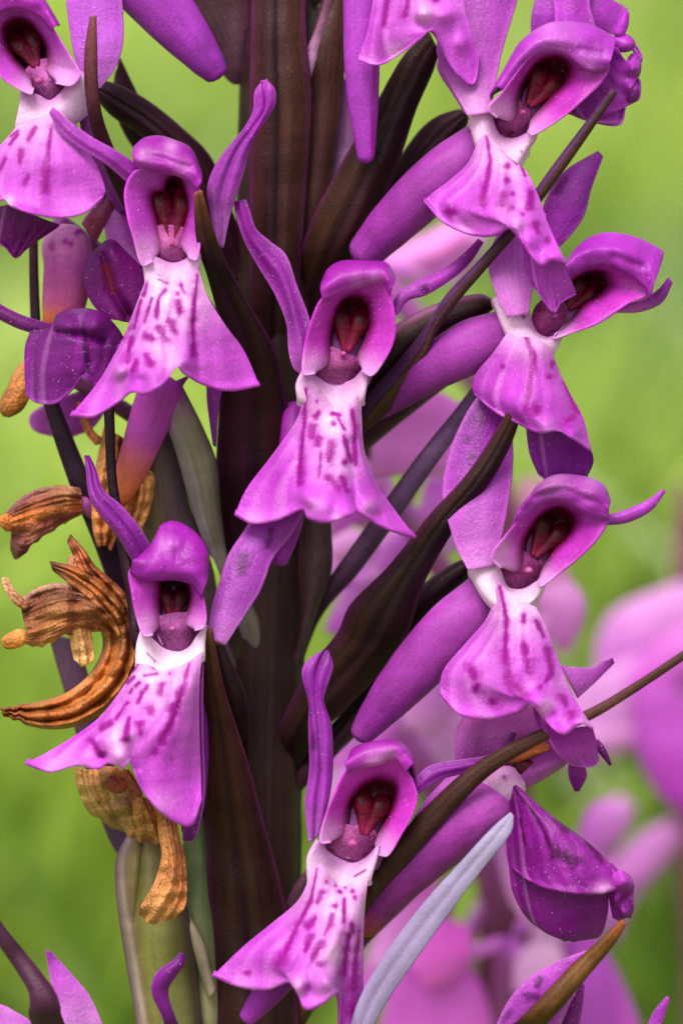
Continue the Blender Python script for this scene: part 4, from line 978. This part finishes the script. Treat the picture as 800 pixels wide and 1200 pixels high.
lip([rw('598,920 602,920 606,922 612,928', 164, 166, 166, 164), rw('596,952 612,950 628,948 648,958', 156, 180, 190, 184), rw('594,984 620,982 650,974 686,986', 150, 188, 206, 196),
     rw('595,1006 625,1018 665,1018 718,1014', 148, 190, 216, 204), rw('598,1014 612,1026 634,1038 660,1044 690,1046 712,1043 736,1036', 146, 186, 214, 214, 200)], H,
    strokes=[st('603,924 630,960 650,1000', (2, 5)), st('630,940 640,948', 5), st('655,962 664,970', 6), st('690,990 704,1008', 5), st('655,1000 676,1012', 8), st('610,960 616,990', 2.5)], pale=[(706, 1043, 10, .35)],
    ramp=[(0, (140, 50, 150)), (0.2, (124, 24, 134)), (0.8, (150, 44, 162)), (1, (186, 90, 196))], ink=(84, 0, 84), veins=16, frill=7)
lip([rw('596,1010 622,1030 660,1041 712,1040', 150, 172, 190, 184), rw('600,1042 628,1062 664,1072 712,1066', 156, 172, 182, 172), rw('612,1068 636,1088 668,1098 706,1090', 150, 162, 168, 160), rw('624,1082 646,1096 670,1102 700,1098', 140, 150, 154, 150)], H, strokes=[], pale=[], ramp=[(0, (124, 26, 130)), (0.7, (146, 46, 160)), (1, (176, 84, 188))], name='lip_lobe', veins=18, curl=4, frill=10)
patch('lip_lobe', [rw('708,1034 716,1024 728,1021 738,1028', 190, 202, 208, 196), rw('710,1040 720,1036 732,1034 742,1038', 198, 212, 218, 202), rw('712,1046 722,1046 732,1046 741,1046', 192, 206, 204, 192),
                   rw('714,1054 722,1056 730,1054 742,1056', 186, 204, 196, 200), rw('716,1066 724,1066 732,1070 741,1066', 184, 190, 202, 188), rw('718,1074 726,1078 733,1074 738,1074', 176, 184, 188, 178)], PETAL,
      paint([(0, (190, 90, 202)), (0.4, (150, 46, 164)), (1, (128, 30, 142))], veins=6, vein_amp=.2), H, frill=5, rough_=3, nu=34, nv=44)
spur('596,930 548,960 498,1000 456,1044 420,1096', (26, 34, 33, 26, 14), (150, 146, 140, 130, 120), H, ramp=[(0, (176, 110, 182)), (0.3, (158, 84, 166)), (0.85, (140, 72, 140)), (1, (176, 108, 70))])
sepal('470,990 490,950 520,915 548,893', '500,960 520,940 548,915 566,900', H, (120, 120, 116), ramp=[(0, (160, 84, 180)), (1, (200, 126, 216))], bulge=6)

# --- I: top left flower
I = throat([rw('28,106 45,112 60,118 76,104 90,84', 186, 176, 172, 176, 186), rw('26,126 45,128 62,127 82,116 102,96', 188, 186, 182, 186, 186), rw('22,146 40,141 58,136 80,140 104,124', 188, 192, 190, 180, 172)], orchid, label='fresh flower cut off by the top left corner')
hood('34,110 5,93 -20,65 -20,30 0,8 25,4 48,14 64,36 80,62 94,86 84,100', '34,92 14,66 5,46 6,30 18,22 33,24 46,38 56,56 58,74 56,84', 200, I, tilt=0.05, col=hood_paint(main=(176, 74, 192), inner=(192, 96, 206), pale=[(80, 88, 22, .5), (30, 104, 14, .4)]))
crown('-22,34 0,10 25,6 48,16 62,34', '-30,20 -4,-4 25,-8 50,4 66,30', '-36,20 -8,-20 25,-24 48,-6 70,30', 204, I)
anther('6,46 8,29 22,23 38,30 50,45 56,58 50,78 42,84 28,68', 188, I, st('22,32 36,55 44,80', 2.2))
stigma('30,86 40,76 56,72 70,82 76,95 70,108 61,116 48,108 37,98', 184, I, dark=(150, 30, 80), mid=(240, 164, 210))
rostellum(46, 94, 7, 184, I)
sepal('100,98 88,68 82,34 78,-5 80,-50', '117,104 134,82 144,52 144,10 138,-50', I, (160, 154, 150, 146), ramp=[(0, (206, 150, 226)), (0.5, (192, 122, 218)), (1, (182, 104, 208))], bulge=8, veins=6)
sepal('106,115 118,150 140,200 160,240', '92,130 100,170 118,215 140,250', I, (120, 120, 110), ramp=[(0, (170, 100, 190)), (1, (130, 56, 150))], bulge=10, name='petal')
lip([rw('22,147 40,141 56,135 71,128', 190, 196, 196, 190), rw('2,170 30,165 60,163 90,158', 186, 206, 212, 196), rw('-22,196 20,195 65,195 113,194', 180, 212, 226, 196), rw('-24,220 15,222 60,230 123,220', 180, 216, 230, 198), rw('-15,242 5,233 15,241 40,250 70,254 100,248 121,230', 184, 214, 234, 226, 196)], I,
    strokes=[st('42,150 34,164', 3), st('22,158 12,170', 2), st('26,178 24,188', 4), st('60,150 54,200', (2, 5)), st('55,200 52,222', 6), st('8,186 0,200', 3), st('14,160 22,154', 1.6), st('34,206 30,214', 4)],
    pale=[(30, 150, 30, .5), (90, 244, 20, .25), (12, 236, 8, .6)], deep=[(75, 205, 24, .35)], bumps=[(12, 236, 9, 8)])
lip([rw('-14,246 16,240 44,254 70,264', 150, 166, 166, 150), rw('-14,270 8,276 34,274 62,270', 144, 154, 154, 144), rw('-10,282 6,288 20,300 34,288', 136, 144, 146, 140)], I, strokes=[], pale=[], ramp=[(0, (110, 20, 118)), (1, (130, 30, 136))], name='lip_lobe', curl=2)
spur('120,-70 160,-25 204,24 238,66 258,92', (34, 36, 32, 22, 13), (130, 120, 110, 104), I, ramp=[(0, (170, 96, 190)), (1, (148, 70, 172))], label='blunt violet spur hanging at the top')

# --- J: dark faded flower on the left edge
J = sepal('140,378 120,370 104,350 98,326 104,302 122,281 132,282', '160,382 170,350 174,326 160,308 150,296 140,284', orchid, (140, 146, 150, 140), ramp=[(0, (150, 60, 160)), (1, (110, 24, 116))], bulge=12, prof=[0, .9, .2, .9, 0], name='flower', cross=None, label='dark magenta ageing flower at the left edge') if False else patch('flower', [rw('124,282 134,282 146,294', 136, 140, 136), rw('104,302 128,300 160,308', 138, 156, 140), rw('98,328 130,328 174,328', 138, 146, 140), rw('106,352 134,350 170,350', 136, 140, 138), rw('122,372 142,376 164,378', 134, 138, 134)], PETAL,
      paint([(0, (118, 28, 122)), (1, (140, 44, 148))], veins=6, strokes=[st('124,312 132,340', 5)], ink=(176, 90, 70), inka=.7, deep=[(152, 366, 14, .9)], deepc=(70, 4, 24)), orchid, label='dark magenta ageing flower at the left edge', creases=[(st('122,300 132,340 150,370', 5), 12)])
lip([rw('36,388 60,383 69,368 94,361 120,367 136,382 146,398', 134, 150, 160, 156, 140), rw('30,408 60,402 90,395 118,398 143,404', 132, 158, 170, 166, 150), rw('30,438 54,436 86,424 114,424 138,424', 130, 154, 168, 160, 150), rw('31,462 45,470 66,470 86,454 98,440 112,450 128,444', 130, 144, 156, 160, 146)], J,
    strokes=[st('98,380 100,410 104,436', 4)], pale=[], ramp=[(0, (112, 34, 124)), (0.4, (126, 40, 140)), (1, (144, 56, 162))], ink=(84, 14, 96), veins=14, bumps=[(80, 384, 12, 8), (112, 380, 12, 9)], creases=[(st('70,390 96,392 120,400', 4), 10)])
sepal('64,393 44,391 20,384 -12,368', '68,381 46,376 20,367 -12,350', J, (120, 124, 124), ramp=[(0, (128, 50, 140)), (1, (110, 38, 116))], bulge=5)
spur('74,262 80,310 74,360 62,392', (30, 29, 25, 14), (96, 96, 90), J, ramp=[(0, (212, 170, 206)), (0.35, (184, 110, 176)), (0.62, (190, 116, 150)), (0.8, (206, 144, 84)), (1, (176, 110, 60))], strokes=[st('60,290', 3), st('90,274 96,270', 3.5), st('76,282 84,286', 3)], label='ovary fading from pink to orange')
sepal('126,228 122,260 130,300 136,330', '152,240 166,290 176,322 180,350', J, (104, 112, 120), ramp=[(0, (150, 70, 166)), (1, (206, 150, 212))], bulge=6, name='petal')
sepal('96,262 104,250 120,232', '112,286 124,262 136,240', J, (110, 112, 110), ramp=[(0, (150, 80, 100)), (1, (110, 30, 80))], bulge=5, name='petal')
sepal('66,512 40,504 36,486 62,470 100,456', '84,512 108,502 122,484 126,470 130,456', J, (20, 30, 40), ramp=[(0, (200, 120, 216)), (1, (150, 66, 170))], bulge=8, name='petal')

# --- K: top centre flower, cut by the frame
K = spur('424,-60 424,0 424,70 426,130 429,192', (22, 22, 21, 17, 9), (130, 126, 120, 116), orchid, name='flower', label='flower cut by the top edge, its spur hanging beside the stem', strokes=[st('440,60 437,120 436,190', 1.4)], ramp=[(0, (170, 96, 190)), (1, (162, 82, 184))])
lip([rw('446,-40 470,-42 500,-42 540,-40', 170, 190, 190, 170), rw('438,0 460,2 486,6 512,0 542,2', 166, 190, 204, 190, 170), rw('430,40 450,44 476,38 503,22 528,22 548,26', 162, 188, 206, 206, 190, 172), rw('420,68 444,74 468,62 490,46 506,36 520,62 536,84 554,94 560,62', 158, 180, 204, 210, 192, 176, 172)], K,
    strokes=[st('478,0 474,20', 5), st('455,0 450,30', 3), st('510,0', 4)], pale=[(496, 14, 14, .6), (466, 60, 14, .4), (430, 70, 10, .4)], deep=[(450, 40, 18, .4)], bumps=[(496, 14, 11, 12), (522, 16, 12, 8), (540, 50, 10, 5)])  # first pale spot paints the highlight on the centre lump
sepal('520,60 512,80 530,110 545,134', '560,40 566,70 562,100 556,130', K, (120, 124, 130), ramp=[(0, (176, 90, 194)), (1, (206, 140, 216))], bulge=8, name='petal')

# --- M: flower at the bottom left, and a petal by the ovary
M_ = sepal('62,1230 66,1180 60,1150 54,1114', '132,1230 108,1172 86,1144 60,1115', orchid, (120, 130, 130), ramp=[(0, (226, 180, 238)), (0.6, (196, 120, 216)), (1, (150, 60, 170))], bulge=8, name='flower', label='petals of a flower rising from the bottom left edge')
sepal('-20,1230 -10,1200 -12,1172', '60,1230 40,1200 8,1180', M_, (150, 150, 150), ramp=[(0, (196, 120, 216)), (1, (216, 160, 230))], bulge=8)
sepal('290,1380 206,1230 190,1190 178,1162 184,1140 203,1126 212,1116', '304,1390 224,1230 202,1184 197,1160 206,1144 216,1130 217,1118', orchid, (20, 130, 150, 160, 164), ramp=[(0, (120, 36, 140)), (0.7, (140, 50, 160)), (1, (120, 40, 136))], bulge=8, name='petal', label='curved violet petal before the green ovary')
N_ = sepal('566,1240 590,1182 615,1150 650,1128 692,1112', '640,1240 660,1190 676,1160 686,1136 697,1114', orchid, (190, 196, 200, 206), strokes=[st('633,1148 630,1156', 4.5), st('618,1168 628,1168', 4.5), st('596,1188 588,1196', 5)], ramp=[(0, (150, 60, 170)), (0.5, (176, 90, 194)), (1, (170, 84, 186))], bulge=10, name='flower', label='spotted bud behind the olive bract at the bottom right')
sepal('752,1220 764,1188 781,1167', '770,1220 778,1190 784,1169', N_, (180, 180, 180), ramp=[(0, (180, 90, 200)), (1, (150, 56, 170))], bulge=3)
sepal('640,1240 662,1190 680,1150', '668,1240 680,1190 684,1155', N_, (170, 176, 180), ramp=[(0, (130, 36, 140)), (1, (150, 56, 160))], bulge=6)

# --- withered flowers
BR = (176, 106, 52)


def dry(rows, parent, ramp, name='petal', seed=0, label=None, folds=(5, 3.0), along='V', **kw):
    nv_ = kw.pop('veins', 12)
    base = paint(ramp, mott=0.30)

    def col(X, Y, U, V):
        q = base(X, Y, U, V)
        Qa, Qb = (V, U) if along == 'V' else (U, V)
        w = np.clip(np.abs(wav(Qa * nv_ * 4, Qb * 5, 3, 3.0)) * -2.2 + 0.75, 0, 1) + np.clip(wav(Qa * nv_ * 2, Qb * 4, 5, 3.0) - 0.3, 0, 1)
        w = np.clip(w * 0.75, 0, 0.85)[:, None]
        b = np.clip(0.4 * wav(X, Y, 15, 20), 0, 0.5)[:, None]
        q = q * (1 - w) + lin((74, 34, 26)) * w
        return q * (1 - b) + lin((224, 176, 120)) * b
    return patch(name, rows, DRY, col, parent, thick=1.5, fine=1.4, frill=9, folds=(*folds, along), rough_=kw.pop('rough_', 4.0), label=label, **kw)


def drytube(path, radii, d, parent, ramp, name='petal', flat=0.6, label=None, ribs=5, rib_amp=0.12):
    return tube(name, path, radii, DRY, paint(ramp, veins=9, vein_amp=.6, mott=.34), parent, d=d, flat=flat, ribs=ribs, rib_amp=rib_amp, lump=0.13, m=64, label=label, twist=1.0)


def drysheet(left, right, d, parent, ramp, bulge=14, prof=None, name='petal', label=None):
    L_, R_ = pts(left), pts(right)
    k = 9
    L_, R_ = cr(L_, k), cr(R_, k)
    dd = cr(np.array(d, float)[:, None], k)[:, 0]
    prof = prof or [0, 0.9, 0.35, 1.0, 0.5, 0.9, 0]
    wid = np.hypot(*(L_ - R_).T); wid = wid / wid.max()
    rows = []
    for q in range(k):
        t = np.linspace(0, 1, len(prof))
        rows.append(np.column_stack([L_[q] + (R_[q] - L_[q]) * t[:, None], dd[q] + bulge * wid[q] * np.array(prof)]))
    return dry(rows, parent, ramp, name=name, label=label, along='U', folds=(1.6, 2.6), veins=3.4, rough_=4.0)


W1 = dry([rw('10,600 26,584 44,574 70,569 94,572', 96, 100, 104, 100), rw('4,608 22,598 50,588 74,582 96,584', 110, 118, 118, 108), rw('2,616 24,612 52,602 78,596 97,594', 112, 126, 120, 104), rw('12,622 28,634 50,624 74,612 96,602', 104, 110, 108, 96), rw('15,642 21,657 36,642 60,622 84,608', 92, 96, 96, 90)], orchid,
         [(0, (132, 84, 110)), (0.25, (150, 84, 56)), (0.45, (206, 128, 60)), (0.62, (150, 80, 70)), (1, (130, 64, 92))], name='withered_flower', label='shrivelled rusty flower at the left above the others')
drytube('2,604 8,612 14,622', (6, 8, 5), (120, 118, 112), W1, [(0, (224, 140, 60)), (1, (190, 100, 60))])
W2 = dry([rw('24,704 44,690 70,684 100,689 124,706 140,722', 130, 136, 136, 128), rw('28,722 50,712 78,704 104,708 130,724 146,740', 144, 156, 156, 140), rw('32,742 52,736 78,726 102,726 126,740', 150, 164, 160, 138), rw('32,754 46,760 62,754 80,744 100,738', 140, 148, 144, 130)], orchid,
         [(0, (196, 160, 150)), (0.1, (120, 74, 60)), (0.6, (148, 90, 52)), (1, (196, 134, 92))], name='withered_flower', label='curled brown flower with a hooked spur on the left', rough_=5, veins=14)
drytube('4,676 12,692 22,704 34,712', (4, 5, 6, 5), (150, 150, 146), W2, [(0, (214, 170, 140)), (1, (170, 106, 84))])
drytube('2,754 16,750 32,742', (7, 10, 11), (130, 134, 136), W2, [(0, (206, 140, 60)), (1, (224, 160, 90))], ribs=0, rib_amp=0, flat=.9)
drysheet('60,658 86,664 116,682 146,712', '63,668 82,684 108,706 140,744', (140, 148, 150, 144), W2, [(0, (96, 50, 34)), (0.3, (184, 112, 66)), (1, (196, 130, 72))])
drysheet('84,626 101,646 113,664 144,692 162,724', '80,634 86,650 92,672 110,702 142,742', (126, 132, 138, 136), W2, [(0, (80, 44, 34)), (0.2, (190, 120, 88)), (0.6, (176, 100, 60)), (1, (206, 140, 84))])
drytube('84,650 86,668 96,684', (4, 5, 4), (132, 134, 136), W2, [(0, (206, 150, 120)), (1, (150, 90, 60))])
drysheet('162,706 168,760 146,812 102,846 52,854 4,838', '112,726 122,752 108,786 78,812 40,824 1,831', (116, 132, 142, 148, 150, 148), W2, [(0, (84, 46, 28)), (0.25, (190, 122, 66)), (0.6, (196, 120, 52)), (1, (144, 80, 32))], name='spur', bulge=26, prof=[-0.9, 0.7, 0.2, 1.0, 0.9, 0.3, 0.7, -0.7])
dry([rw('82,732 92,728 104,724', 140, 146, 140), rw('84,756 96,756 108,752', 142, 150, 144), rw('88,776 98,780 110,772', 140, 146, 142)], W2, [(0, (220, 170, 110)), (1, (232, 196, 140))], veins=3, rough_=2, along='U', folds=(1.5, 2))
W3 = dry([rw('89,899 104,902 126,898 150,902', 130, 150, 156, 150), rw('92,922 108,926 132,922 160,930', 124, 150, 158, 152), rw('102,948 124,952 148,952 176,958', 116, 138, 146, 142), rw('116,962 144,976 168,986 190,990', 104, 118, 124, 122)], orchid,
         [(0, (196, 150, 96)), (0.5, (206, 166, 116)), (1, (150, 96, 84))], name='withered_flower', label='papery tan flower hanging under the lower left bloom', veins=6, rough_=3.5, along='U', folds=(3, 2.5))
drytube('124,912 138,920 150,918 158,930', (7, 9, 6, 4), (170, 174, 172), W3, [(0, (130, 50, 36)), (1, (150, 70, 50))])
drytube('146,902 152,912 160,926 166,934', (4, 5, 5, 3), (174, 176, 176), W3, [(0, (176, 100, 60)), (1, (120, 56, 40))])
dry([rw('158,940 166,934 176,936', 160, 168, 164), rw('158,960 172,956 188,960', 158, 168, 164), rw('166,976 178,980 192,984', 150, 158, 156)], W3, [(0, (190, 130, 74)), (1, (160, 100, 56))], veins=3, rough_=3, along='U', folds=(1.5, 3))
dry([rw('186,946 196,948 206,954', 168, 176, 168), rw('188,976 200,978 212,984', 170, 184, 172), rw('191,1004 204,1010 217,1014', 172, 188, 174), rw('182,1034 200,1040 218,1048', 176, 194, 180), rw('166,1062 186,1066 214,1066', 178, 194, 182), rw('164,1070 176,1080 206,1074', 172, 180, 174)], W3, [(0, (170, 110, 70)), (0.5, (206, 138, 84)), (1, (214, 142, 90))], veins=4, rough_=3, along='U', folds=(2, 4), label='twisted orange brown withered petal')
W5 = drysheet('124,500 112,560 109,610 115,642', '156,520 154,574 143,612 130,642', (84, 92, 96), orchid, [(0, (200, 140, 80)), (0.6, (226, 160, 100)), (1, (196, 116, 60))], name='withered_flower', label='hanging orange tip of a faded flower')
drysheet('146,520 152,570 146,606', '186,530 178,586 164,626', (72, 80, 86), W5, [(0, (224, 176, 120)), (1, (216, 150, 90))])
drytube('92,470 104,504 118,520', (4, 5, 5), (70, 74, 80), W5, [(0, (176, 100, 60)), (1, (206, 130, 90))])
W4 = drytube('44,420 30,446 16,470 4,488', (12, 16, 14, 6), (80, 86, 88), orchid, [(0, (206, 150, 110)), (0.5, (196, 130, 60)), (1, (150, 92, 40))], name='withered_flower', label='golden brown faded spur at the left edge', flat=.9, ribs=3, rib_amp=.04)

# --- stalk-like ovaries joining every flower to the stem
def stalk(parent, path, radii=(11, 12, 13, 11)):
    P = pts(path)
    tube('ovary', P, radii, BRACT, paint([(0, (150, 84, 150)), (0.5, (96, 56, 76)), (1, (66, 34, 44))], veins=4, vein_amp=.2, mott=.1), parent, ribs=6, rib_amp=.05, m=24)


stalk(A, '392,452,140 372,510,90 345,570,50 322,640,20')
stalk(B, '200,318,160 228,390,90 262,450,50 305,520,20')
stalk(Cf, '205,762,160 232,840,90 262,900,50 300,960,20')
stalk(Df, '400,1024,160 385,1090,90 360,1150,50 320,1220,10')
stalk(E, '575,155,100 500,230,50 420,310,20 335,400,0')
stalk(Ff, '606,382,100 520,440,50 430,510,20 330,600,0')
stalk(G_, '575,684,100 490,780,50 410,850,20 325,940,0')
stalk(H, '580,930,110 490,1030,50 400,1120,20 320,1230,0')
stalk(I, '60,120,140 130,230,50 220,340,30 300,440,10')
stalk(L, '660,-20,80 540,-120,40 430,-110,20 340,-40,0')
stalk(K, '440,-50,100 410,-40,50 370,-10,20 335,40,0')
stalk(M_, '100,1226,110 170,1290,60 240,1350,30 300,1430,0')
stalk(N_, '640,1236,170 520,1320,80 400,1400,30 310,1480,0')
stalk(J, '66,256,80 120,300,40 200,380,20 300,480,0', (9, 10, 10, 9))
stalk(W1, '94,586,92 140,630,50 200,690,30 300,780,0', (8, 9, 10, 9))
stalk(W2, '150,728,100 200,790,50 250,840,30 305,900,0', (10, 11, 11, 9))
stalk(W3, '170,966,100 220,1020,40 260,1060,20 300,1120,0', (10, 11, 11, 9))
stalk(W4, '48,424,80 130,470,40 200,520,20 300,600,0', (8, 9, 9, 9))
stalk(W5, '150,540,96 190,580,50 240,630,30 300,690,0', (8, 9, 10, 9))

# ================================================================== orchids behind, out of focus
def far_orchid(label, stem_path, stem_d, stem_r, scol, group=None):
    p = pts(stem_path)
    b = to_world(np.array([p[-1][0], p[-1][1], stem_d]))
    r = root('orchid', (b[0], b[1] + 0.8, 0.0), label, 'orchid', group)
    P = np.column_stack([p, np.full(len(p), float(stem_d))])
    vw, f, c = tube('stem', P, [stem_r * 0.12, stem_r * .7] + [stem_r] * (len(p) - 2), STEMM, paint([(0, scol), (1, scol)], mott=.1), r, n=40, m=20, make=False)
    ring = vw[-20 * 6:-20 * 5]; vw = vw[:-20 * 5]; c = c[:len(vw)]
    cen = ring.mean(0); tgt = np.array(r.location)
    rows = [vw]
    for k in range(1, 13):
        t = k / 12
        rows.append(cen * (1 - t) + tgt * t + (ring - cen) * (1 + .3 * t))
    vw = np.vstack(rows); c = np.vstack([c] + [c[-20:]] * 12)
    link('stem', vw, grid_faces(len(vw) // 20, 20, True) + [tuple(range(20))[::-1]], STEMM, r, c)
    return r


def far_petal(name, left, right, d, parent, c0, c1, bulge=14, strokes=()):
    return sheet(name, left, right, FAR, paint([(0, c0), (1, c1)], mott=.06, strokes=strokes), parent, d=d, bulge=bulge, thick=4, n=24, m=10, rough_=2)


PK = (206, 116, 222); PK2 = (190, 90, 208); PKL = (226, 170, 232); PKD = (210, 100, 218)
O2 = far_orchid('softly blurred pink orchid standing close behind the right of the front spike', '560,380 572,560 584,800 590,1000 596,1260', -800, 34, (118, 62, 86))
def far_flower(parts, label=None):
    first = None
    xs = []
    for (nm, l_, r_, d_, c0, c1) in parts:
        o = far_petal('flower' if first is None else nm, l_, r_, d_, first or O2, c0, c1)
        xs.append(np.append((pts(l_)[0] + pts(r_)[0]) / 2, d_[0]))
        if first is None:
            first = o
            if label: o['label'] = label
    a = np.mean(xs, 0)
    for x in xs:       # short claws hold the petals on one ovary, the ovary on the stem
        tube('claw', np.array([x, (x + a) / 2, a]), (9, 9, 9), FAR, paint([(0, PKL), (1, PK)]), first, d=(0,), n=8, m=8)
    tube('ovary', np.array([a, [a[0] * .6 + 580 * .4, a[1] + 70, a[2] * .6 - 800 * .4], [582, a[1] + 170, -800]]), (16, 15, 12), FAR, paint([(0, PK), (1, (140, 80, 110))]), first, n=16, m=12)
    return first


f1 = far_flower([('flower', '436,560 436,520 446,486 470,462', '548,548 556,520 546,486 520,462', (-200, -200), (226, 150, 230), (226, 130, 230)),
                 ('petal', '456,556 466,530 480,500 500,470', '520,560 540,530 560,500 580,470', (-285, -285), PKL, (204, 120, 214)),
                 ('petal', '430,600 410,560 405,530 420,500', '470,600 458,560 450,530 446,505', (-361, -361), PKL, (206, 140, 214)),
                 ('petal', '470,660 490,600 500,560', '560,640 550,600 540,560', (-399, -399), (214, 160, 220), PK2),
                 ('petal', '388,630 392,600 420,580', '440,600 446,590 450,570', (-304, -304), PKD, PKD)], 'blurred pink flower between the front blooms')
dome('anther', '420,515 432,505 452,512 456,528 440,540 424,534', -285, -270, FAR, paint([(0, (96, 20, 54)), (1, (110, 30, 70))]), f1)
far_flower([('flower', '380,740 402,690 430,650 460,610', '410,750 450,700 480,670 500,640', (-456, -456), PK2, PKL),
            ('petal', '440,660 460,630 490,610', '470,680 500,660 520,630', (-437, -437), PK, PK),
            ('petal', '382,640 400,620 430,625', '380,660 420,660 450,650', (-456, -456), PKL, PKL)])
far_flower([('flower', '380,330 430,310 480,285 530,262', '400,350 460,330 510,312 556,280', (-798, -798), PKL, (232, 150, 232)),
            ('petal', '480,330 500,300 540,250', '540,330 560,300 575,262', (-817, -817), PK, PKL),
            ('petal', '372,250 380,220 392,170', '396,250 404,220 408,180', (-570, -570), PKL, (216, 150, 222))], 'blurred pale pink flower high behind the centre')
far_flower([('flower', '620,640 622,680 632,730 655,765', '640,640 668,680 678,720 668,765', (-798, -798), (190, 110, 170), PKL),
            ('petal', '600,630 600,590 610,560', '640,640 650,600 640,560', (-836, -836), (176, 110, 150), (190, 150, 170))], 'blurred hanging pale petal right of the middle flower')
far_flower([('flower', '430,900 440,860 470,830 510,820', '560,900 556,870 550,840 530,800', (-627, -627), (222, 180, 226), (206, 130, 216)),
            ('petal', '380,900 384,860 420,830', '440,910 450,870 460,850', (-665, -665), PK, PKL),
            ('petal', '470,800 500,780 530,740', '540,840 550,810 560,780', (-665, -665), PKL, PK),
            ('petal', '560,860 540,800 520,760', '600,820 590,790 560,750', (-722, -722), (200, 140, 196), (196, 120, 206)),
            ('petal', '380,940 390,910 420,890', '480,950 480,920 470,900', (-570, -570), PKL, PK)], 'blurred pink flower under the large spur')
far_flower([('flower', '430,1130 450,1070 490,1020 540,980', '560,1210 545,1140 520,1090 500,1040', (-798, -798), PKL, (214, 90, 220)),
            ('petal', '440,1230 450,1180 470,1130 520,1090', '580,1230 570,1170 550,1130 530,1090', (-627, -627), (226, 120, 230), PKD),
            ('petal', '410,1180 430,1120 460,1060', '500,1160 520,1110 530,1060', (-836, -836), (216, 110, 226), (222, 130, 230)),
            ('petal', '590,1000 580,1020 560,1040', '610,1010 606,1030 590,1050', (-798, -798), PK, PK)], 'blurred magenta flower behind the silvery bract')
far_flower([('flower', '700,1240 680,1180 640,1120 615,1100', '760,1240 740,1180 700,1100 660,1070', (-798, -798), PKD, PK2),
            ('petal', '620,1120 622,1090 640,1070', '650,1130 660,1100 664,1080', (-760, -760), (236, 206, 240), PKL),
            ('petal', '670,1240 660,1180 665,1110', '725,1240 722,1180 710,1120', (-722, -722), PK2, PK2),
            ('petal', '620,1240 600,1190 610,1140', '660,1240 650,1190 640,1150', (-798, -798), (206, 180, 216), PKL)], 'blurred violet flower at the bottom right')
far_flower([('flower', '672,1040 680,1000 700,960 724,930', '706,1050 712,1010 730,970 744,945', (-1178, -1178), PK, PKL),
            ('petal', '700,1060 710,1020 750,980 790,955', '720,1110 740,1060 780,1010 800,980', (-1178, -1178), (196, 120, 206), (214, 150, 220))], 'blurred lilac petals right of the dark magenta lip')

far_flower([('flower', '430,800 436,770 452,748 476,740', '476,812 492,790 500,764 490,744', (-520, -520), PK, (232, 140, 236)),
            ('petal', '470,840 480,820 500,800 526,792', '500,866 520,850 536,826 540,804', (-500, -500), PKL, PK),
            ('petal', '430,870 440,850 458,836', '456,886 470,868 476,846', (-510, -510), (222, 110, 228), PK)], 'small blurred pink flower seen between spur and stem')
far_flower([('flower', '636,690 630,710 640,742 656,760', '668,680 684,704 680,736 664,758', (-560, -560), PKL, (226, 130, 232)),
            ('petal', '600,1060 612,1040 634,1030 650,1040', '620,1086 640,1076 656,1064 660,1048', (-560, -560), PKL, (240, 200, 244)),
            ('petal', '430,1040 450,1010 480,990 506,990', '462,1066 486,1050 506,1024 516,1002', (-540, -540), (226, 120, 232), PK)])
far_flower([('flower', '476,1120 490,1090 516,1076 540,1084', '500,1160 530,1150 548,1122 552,1096', (-600, -600), (240, 130, 240), (238, 110, 238)),
            ('petal', '600,1160 604,1128 622,1106 646,1110', '640,1176 656,1150 660,1124 652,1112', (-600, -600), PKL, (240, 214, 244)),
            ('petal', '676,980 688,950 710,936 730,944', '704,1004 726,984 738,962 736,948', (-700, -700), PK, PKL)])
O3 = far_orchid('strongly blurred pink orchid at the right edge, farther back than the others', '800,560 812,760 830,980 850,1260', -1500, 40, (120, 80, 90))
o = far_petal('flower', '640,870 680,800 740,770 800,760', '700,880 760,860 800,850 850,840', (-1216, -1216), O3, (206, 150, 216), PKL); o['label'] = 'blurred pink flower with upswept petals'
far_petal('petal', '700,800 698,760 720,715 800,680', '740,810 770,780 800,760 830,700', (-1235, -1235), o, PK, PKL)
far_petal('petal', '730,800 760,760 800,735 860,720', '770,840 800,800 830,790 880,780', (-1178, -1178), o, (206, 96, 214), (222, 140, 228))
far_petal('petal', '740,820 745,880 770,930 800,955', '790,800 820,850 840,900 850,960', (-1140, -1140), o, (196, 96, 210), (176, 50, 190))
far_petal('petal', '640,860 690,840 740,840', '660,900 700,890 760,870', (-1216, -1216), o, PKL, PKL)


# ------------------------------------------------------------------ fine pale beads added as glints on petals and bracts
OCT = np.array([[1, 0, 0], [-1, 0, 0], [0, 1, 0], [0, -1, 0], [0, 0, 1], [0, 0, -1]], float)
OF = np.array([[0, 2, 4], [2, 1, 4], [1, 3, 4], [3, 0, 4], [2, 0, 5], [1, 2, 5], [3, 1, 5], [0, 3, 5]])
for host, lst in GLINT_BEADS.items():
    P = np.vstack([q[0] for q in lst]); C_ = np.vstack([q[1] for q in lst])
    br = np.concatenate([np.full(len(q[0]), q[2]) for q in lst])
    if len(P) < 4:
        continue
    r = prng.uniform(0.35, 0.95, len(P)) ** 1.3 * np.where(br, 0.75, 1.0)
    P[:, 2] += 1.2
    W = to_world(P)
    Vb = (W[:, None, :] + OCT[None] * (r * S)[:, None, None]).reshape(-1, 3)
    Fb = (np.arange(len(P))[:, None, None] * 6 + OF[None]).reshape(-1, 3)
    mixw = np.where(br, 0.25, 0.6)[:, None]
    Cb = np.repeat(C_ * (1 - mixw) + lin((246, 222, 250)) * mixw, 6, 0)
    o = link('glint_beads', Vb, Fb.tolist(), BEAD, host, Cb)
    o['kind'] = 'stuff'
